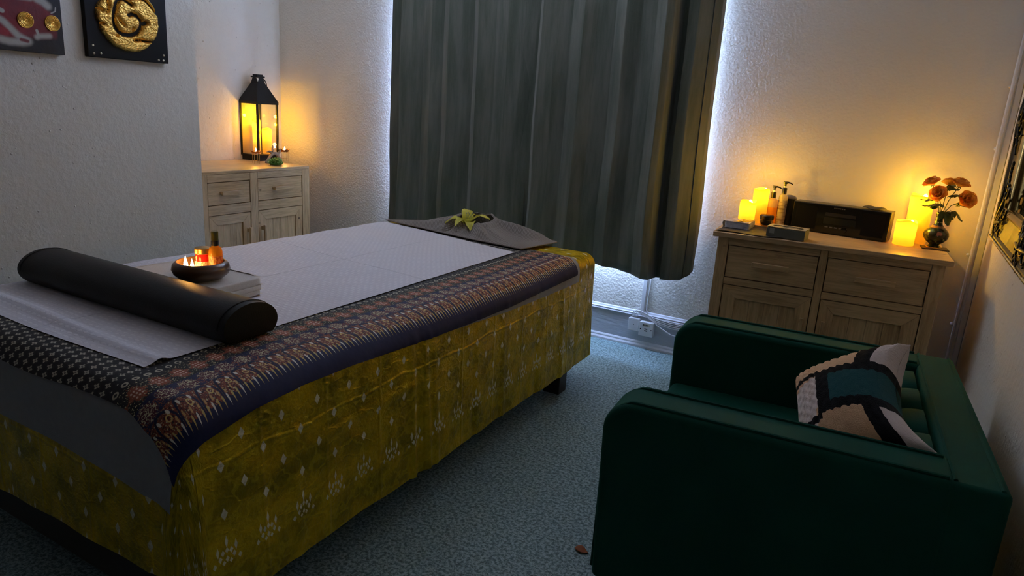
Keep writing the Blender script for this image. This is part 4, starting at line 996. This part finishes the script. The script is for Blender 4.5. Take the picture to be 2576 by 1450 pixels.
M_pil = mat('chenille_patchwork', f_pil2)
PW = .245
def pil_pt(u, v, side):
    x, y = 2 * u - 1, 2 * v - 1
    pinch = .80 + .20 * max(abs(x), abs(y)) ** 2 * 1.0
    # corners stick out, sides are drawn in
    X = x * (1 - (.36 if x > 0 else .12) * (1 - y * y)); Y = y * (1 - .16 * (1 - x * x))
    th = .120 * (max(0, (1 - x * x) * (1 - y * y))) ** .42
    k = (.0055 * abs(sin(pi * 13 * u)) + .0025 * abs(sin(pi * 12 * v + pi * (int(13 * u) % 2) / 2))) * (1 if th > .02 else .4)
    return (X * (.155 if X < 0 else .195) + .012, Y * PW, side * (th + k) + .012 * (abs(x * y) ** 3) * sin(5 * y))
pm = MB()
for sd in (1, -1): pm.grid(lambda u, v, sd=sd: pil_pt(u, v, sd), 92, 44)
po = pm.build('throw_pillow', M_pil, angle=180, sub=1)
# frame: local x = from seat edge up to back edge, local y = near->far, local z = out of the pillow face
ax = Vector((.36, .0, .24)).normalized(); ay = Vector((-.11, .5, .17)).normalized(); az = ax.cross(ay).normalized(); ay = az.cross(ax)
if az.x > 0: pass
po.matrix_world = Matrix(((ax.x, ay.x, az.x, -.018), (ax.y, ay.y, az.y, 2.075), (ax.z, ay.z, az.z, .605), (0, 0, 0, 1)))
tag(po, 'cream, tan, black and green chenille patchwork cushion leaning in the green armchair', 'cushion')

# ------------------------------------------------------------------ wall art
AX = BX
t = thing('gilded_swirl_panel', 'square black panel with a gilded leafy swirl disc, right of the pair', 'wall art', (AX, 0, 0))
py0, py1, pz0 = 2.074, 2.506, 1.503
M_panel = mat('black_canvas', c=(.004, .004, .0035), r=.6, spec=.25)
B((.0005, py0, pz0), (.032, py1, pz0 + .43)).build('panel', M_panel, t, bevel=.003)
OUT = [(2.1326, 1.7491), (2.1234, 1.7138), (2.1271, 1.6877), (2.1395, 1.6683), (2.1393, 1.6434), (2.1534, 1.618), (2.1761, 1.5933), (2.2073, 1.5651), (2.2532, 1.5497), (2.3056, 1.5458), (2.3372, 1.5496), (2.3798, 1.5702), (2.4147, 1.6026), (2.4407, 1.6385), (2.4536, 1.6856), (2.4504, 1.7386), (2.4326, 1.781), (2.4035, 1.821), (2.3511, 1.8405), (2.2862, 1.8456), (2.2212, 1.8274), (2.1647, 1.7918)]
CUT = [(.0085, [(2.262, 1.80), (2.2388, 1.7879), (2.2262, 1.7629), (2.2147, 1.7264), (2.2096, 1.6908), (2.215, 1.6564), (2.2303, 1.6367), (2.2551, 1.6257), (2.2944, 1.627), (2.3264, 1.6399), (2.3485, 1.6647), (2.3546, 1.6856), (2.3804, 1.6969)]),
       (.0075, [(2.2935, 1.7235), (2.3116, 1.7319), (2.3331, 1.7249), (2.3539, 1.7056), (2.3546, 1.6856)]), (.003, [(2.2299, 1.7071), (2.2431, 1.6874), (2.2631, 1.6702)]), (.0028, [(2.3104, 1.6621), (2.3051, 1.6394)]),
       (.0038, [(2.3101, 1.603), (2.3463, 1.6077), (2.3733, 1.6044), (2.4102, 1.6054), (2.44, 1.612)]), (.003, [(2.1180, 1.7346), (2.1435, 1.7356), (2.1568, 1.726)]), (.0032, [(2.180, 1.81), (2.1832, 1.7795), (2.1876, 1.7495), (2.1862, 1.734), (2.1781, 1.7214)]),
       (.0028, [(2.1275, 1.6681), (2.1576, 1.6648)]), (.0040, [(2.30, 1.80), (2.34, 1.815), (2.38, 1.8094), (2.4099, 1.7858), (2.4354, 1.757), (2.4623, 1.7327)]), (.0028, [(2.2298, 1.6307), (2.2201, 1.6158)]), (.006, [(2.262, 1.80), (2.28, 1.79), (2.31, 1.775)])]
def pdist(x, y, pts):
    b = 9
    for (ax_, ay_), (bx_, by_) in zip(pts, pts[1:]):
        dx, dy = bx_ - ax_, by_ - ay_; k = max(0, min(1, ((x - ax_) * dx + (y - ay_) * dy) / (dx * dx + dy * dy + 1e-12)))
        b = min(b, hypot(x - ax_ - k * dx, y - ay_ - k * dy))
    return b
def inside(x, y, P_):
    c = False
    for (xa, ya), (xb, yb) in zip(P_, P_[1:] + P_[:1]):
        if (ya > y) != (yb > y) and x < (xb - xa) * (y - ya) / (yb - ya) + xa: c = not c
    return c
g = MB(); hx_ = .0028; ny, nz = 122, 110; idx = {}
rnd = random.Random(5)
def sd_(y, z):
    e = pdist(y, z, OUT + OUT[:1]); e = e if inside(y, z, OUT) else -e
    for w_, P_ in CUT: e = min(e, pdist(y, z, P_) - w_)
    return e
vs, fs = [], []
for i in range(ny):
    for j in range(nz):
        y, z = 2.119 + i * hx_, 1.541 + j * hx_; e = sd_(y, z)
        if e < -hx_ * 1.0: continue
        h = .036 + .016 * min(1, max(0, e) / .012) ** .5 + .0018 * sin(230 * y + 5 * sin(90 * z)) * sin(190 * z + 3 * sin(70 * y))
        idx[i, j] = len(vs); vs.append((max(h, .0325) if e > 0 else .0325, y, z))
for (i, j) in list(idx):
    q = [(i, j), (i + 1, j), (i + 1, j + 1), (i, j + 1)]
    if all(k in idx for k in q): fs.append(tuple(idx[k] for k in q))
g.add(vs, fs); g.build('gilded_swirl', M_gold, t, angle=180)
for y, z in ((2.1006, 1.559), (2.102, 1.5205), (2.1369, 1.5237), (2.447, 1.5171), (2.4739, 1.5176), (2.4777, 1.5438)):
    MB().blob((.033, y, z), (.004, .0056, .0056), 10, 6).build('brass_stud', mat('stud', c=(.80, .72, .48), r=.4, m=.6), t)
t = thing('red_fish_painting', 'dark red painting with white fish shapes and two gold coils, left of the pair', 'wall art', (AX, 0, 0))
def f_koi():
    u, v = uvc(); n = noise(vec(u, v, 0), 14, 3, .6) - .5; x, y = u + n * .006, v + n * .006
    red = (.16, .008, .010); wht = (.42, .39, .33); blk = (.006, .006, .006)
    col = mix(step(noise(vec(u, v, 4.0), 9, 3), .3, .7), (.13, .003, .006), (.22, .006, .010))
    body = poly(x, y, [(1.82, 1.80), (1.90, 1.74), (1.97, 1.68)]); col = mix(step(body - .028, .020, -.005), col, blk)
    col = mix(step(1.555 - y + (x - 1.7) * .10, -.010, .022), col, blk)
    edge = step(x - 1.925 - (y - 1.5) * .05, .0, .012); col = mix(edge, col, blk)
    w1 = poly(x, y, [(1.68, 1.64), (1.705, 1.6251), (1.723, 1.6102), (1.7437, 1.5885), (1.7648, 1.5664), (1.7974, 1.5523)]); col = mix(step(w1, .022, .004), col, wht)
    w2 = poly(x, y, [(1.6957, 1.5433), (1.7274, 1.5368), (1.7781, 1.5385), (1.8067, 1.5446)]); col = mix(step(w2, .026, .004), col, wht)
    w3 = poly(x, y, [(1.845, 1.568), (1.859, 1.5734), (1.8989, 1.5779)]); col = mix(step(w3, .020, .002), col, wht); w3 = poly(x, y, [(1.8473, 1.5973), (1.8520, 1.575)]); col = mix(step(w3, .008, .004), col, wht)
    w4 = poly(x, y, [(1.845, 1.75), (1.8612, 1.7345), (1.8847, 1.7259), (1.9052, 1.7100)]); col = mix(step(w4, .026, .006), col, wht)
    w5 = poly(x, y, [(1.782, 1.7353), (1.8295, 1.7357)]); col = mix(step(w5, .022, .004), col, wht)
    w6 = poly(x, y, [(1.70, 1.6702), (1.7122, 1.6646)]); col = mix(step(w6, .012, .006), col, wht)
    w7 = poly(x, y, [(1.9164, 1.6797), (1.9358, 1.6914), (1.9393, 1.7082)]); col = mix(step(w7, .004, .002), col, wht)
    r1 = poly(x, y, [(1.70, 1.5803), (1.7150, 1.5757)]); col = mix(step(r1, .021, .010), col, (.30, .012, .02))
    r2 = poly(x, y, [(1.7766, 1.5501), (1.8036, 1.5459)]); col = mix(step(r2, .011, .003), col, (.16, .02, .02))
    return dict(c=col, r=.5, bump=noise(vec(u, v, 0), 60, 3), dist=.001)
pa = MB(); pa.add([(.0335, 1.53, pz0 - .004), (.0335, 1.962, pz0 - .004), (.0335, 1.962, pz0 + .426), (.0335, 1.53, pz0 + .426)], [(0, 1, 2, 3)], None, [(1.53, pz0 - .004), (1.962, pz0 - .004), (1.962, pz0 + .426), (1.53, pz0 + .426)])
cvs = B((.0005, 1.53, pz0 - .004), (.033, 1.962, pz0 + .426)).build('canvas', M_panel, t, bevel=.001)
pa.build('painted_face', mat('fish_paint', f_koi), t, smooth=False)
for y, z in ((1.803, 1.637), (1.919, 1.637)):
    sp = MB(); pts = []
    for i in range(150):
        a = i * .24; r = .0015 + .0335 * i / 150; pts.append((.036, y + r * cos(a), z + r * sin(a)))
    sp.tube(pts, .0022, 6); sp.lathe([(0, 0), (.035, 0), (.035, .001), (0, .001)], 36, T(.0335, y, z) @ RY(radians(90)))
    sp.build('gold_coil', mat('gold_coil', c=(.85, .52, .10), r=.3, m=.8), t)

# ------------------------------------------------------------------ ornate mirror on the right wall
t = thing('ornate_mirror', 'large ornate dark bronze framed mirror on the right wall', 'mirror', (WXR, 0, 0))
MY0, MY1, MZ0, MZ1 = 1.25, 3.44, 1.005, 2.10
M_bronze = mat('bronze_frame', lambda: dict(c=mix(noise(vec(*objc()), 30, 3), (.10, .085, .050), (.17, .14, .085)), r=.48, m=.5, bump=noise(vec(*objc()), 80, 2), dist=.001))
M_orn = mat('black_ornament', lambda: dict(c=mix(noise(vec(*objc()), 90, 2), (.012, .014, .010), (.05, .05, .035)), r=.30, m=.5))
M_bead = mat('gold_bead', c=(.62, .42, .14), r=.22, m=1.0)
prof = [(.0, -.002), (.0, -.040), (.006, -.048), (.014, -.046), (.020, -.036), (.095, -.022), (.102, -.030), (.110, -.034), (.120, -.026), (.126, -.014), (.126, -.002)]
def ringf(mb, prof):
    n = len(prof); corners = [(MY1, MZ0, -1, 1), (MY1, MZ1, -1, -1), (MY0, MZ1, 1, -1), (MY0, MZ0, 1, 1)]; vs = []; fs = []
    for cy, cz, dy, dz in corners:
        for d, x in prof: vs.append((x, cy + dy * d, cz + dz * d))
    for k in range(4):
        for i in range(n - 1): fs.append((k * n + i, ((k + 1) % 4) * n + i, ((k + 1) % 4) * n + i + 1, k * n + i + 1))
    mb.add(vs, fs); return mb
ringf(MB(), prof[2:7]).build('flat_frame', M_bronze, t, angle=25)
ringf(MB(), prof[:3]).build('outer_edge', M_orn, t, angle=25)
ringf(MB(), prof[6:]).build('gold_inner_bead', M_bead, t, angle=60)
B((-.008, MY0 + .12, MZ0 + .12), (-.0015, MY1 - .12, MZ1 - .12)).build('mirror_glass', mat('mirror_silver', c=(.75, .77, .74), r=.03, m=1.0), t, smooth=False)
bd = MB()
for k in range(0, 84): bd.blob((-.050, MY1 - .004 - k * .026, MZ0 + .005), (.0055, .010, .0055), 8, 6)
bd.build('rope_edge', mat('worn_gold', c=(.55, .42, .22), r=.28, m=.9), t)
def curl(mb, M, s=1.0, turns=1.2):
    pts = []; rr = []
    for i in range(22):
        k = i / 21; a = turns * 2 * pi * k; r = s * (.022 * (1 - k) + .003)
        pts.append(M @ Vector((-.004 * sin(pi * k), r * cos(a) - s * .03 + s * .05 * (1 - k), r * sin(a)))); rr.append(s * (.0046 * (1 - k) + .0015))
    mb.tube(pts, rr, 8)
def acanthus(cy, cz, name, dirs, spread=.105):
    m = MB(); rnd = random.Random(int(cy * 100))
    for (dy, dz, L, s) in dirs:
        a = atan2(dz, dy)
        for q in range(7):
            off = (q - 3) * .013
            Mx = T(-.044 + .004 * (q % 3), cy, cz) @ RX(a + (q - 3) * .12) @ T(0, L * (.30 + .30 * (q % 3)), off)
            curl(m, Mx, s * (1 - .05 * q), .9 + .06 * q)
        m.tube([(-.046, cy + dy * L * k, cz + dz * L * k) for k in (0, .3, .6, .85, 1)], [.009 * s, .010 * s, .008 * s, .005 * s, .002], 8)
    m.build(name, M_orn, t, angle=75, sub=1)
acanthus(MY1 - .065, MZ0 + .065, 'corner_ornament', ((-1, .12, .115, 1.0), (-.12, 1, .150, 1.0), (-.7, .7, .15, 1.0), (.1, .1, .03, .8)))
acanthus(MY1 - .035, MZ0 + .46, 'side_ornament', ((0, 1, .12, .9), (0, -1, .10, .9), (-.8, 0, .06, .9)))
acanthus(MY1 - .80, MZ0 + .062, 'bottom_ornament', ((1, .05, .13, 1.0), (-1, .05, .13, 1.0), (0, 1, .05, 1.0)))
gm2 = MB()
for k in range(9):
    f = k / 8; gm2.blob((-.036 , MY1 - .085 - .02 * sin(f * 6), MZ0 + .17 + .13 * f), (.006, .013 * (1 - .5 * f), .012), 8, 6)
gm2.build('leaf_garland', M_orn, t)

# ------------------------------------------------------------------ dried leaf by the chair
o = MB().grid(lambda u, v: (.045 * (u - .5), .03 * (v - .5) * sin(pi * (.1 + .8 * u)), .004 + .006 * sin(5 * u) * v), 10, 6).build('dried_leaf', mat('orange_leaf', c=(.35, .10, .03), r=.7), solid=.001)
o.location = (-.70, 1.875, .002); tag(o, 'small dried orange leaf on the floor beside the green armchair', 'leaf')
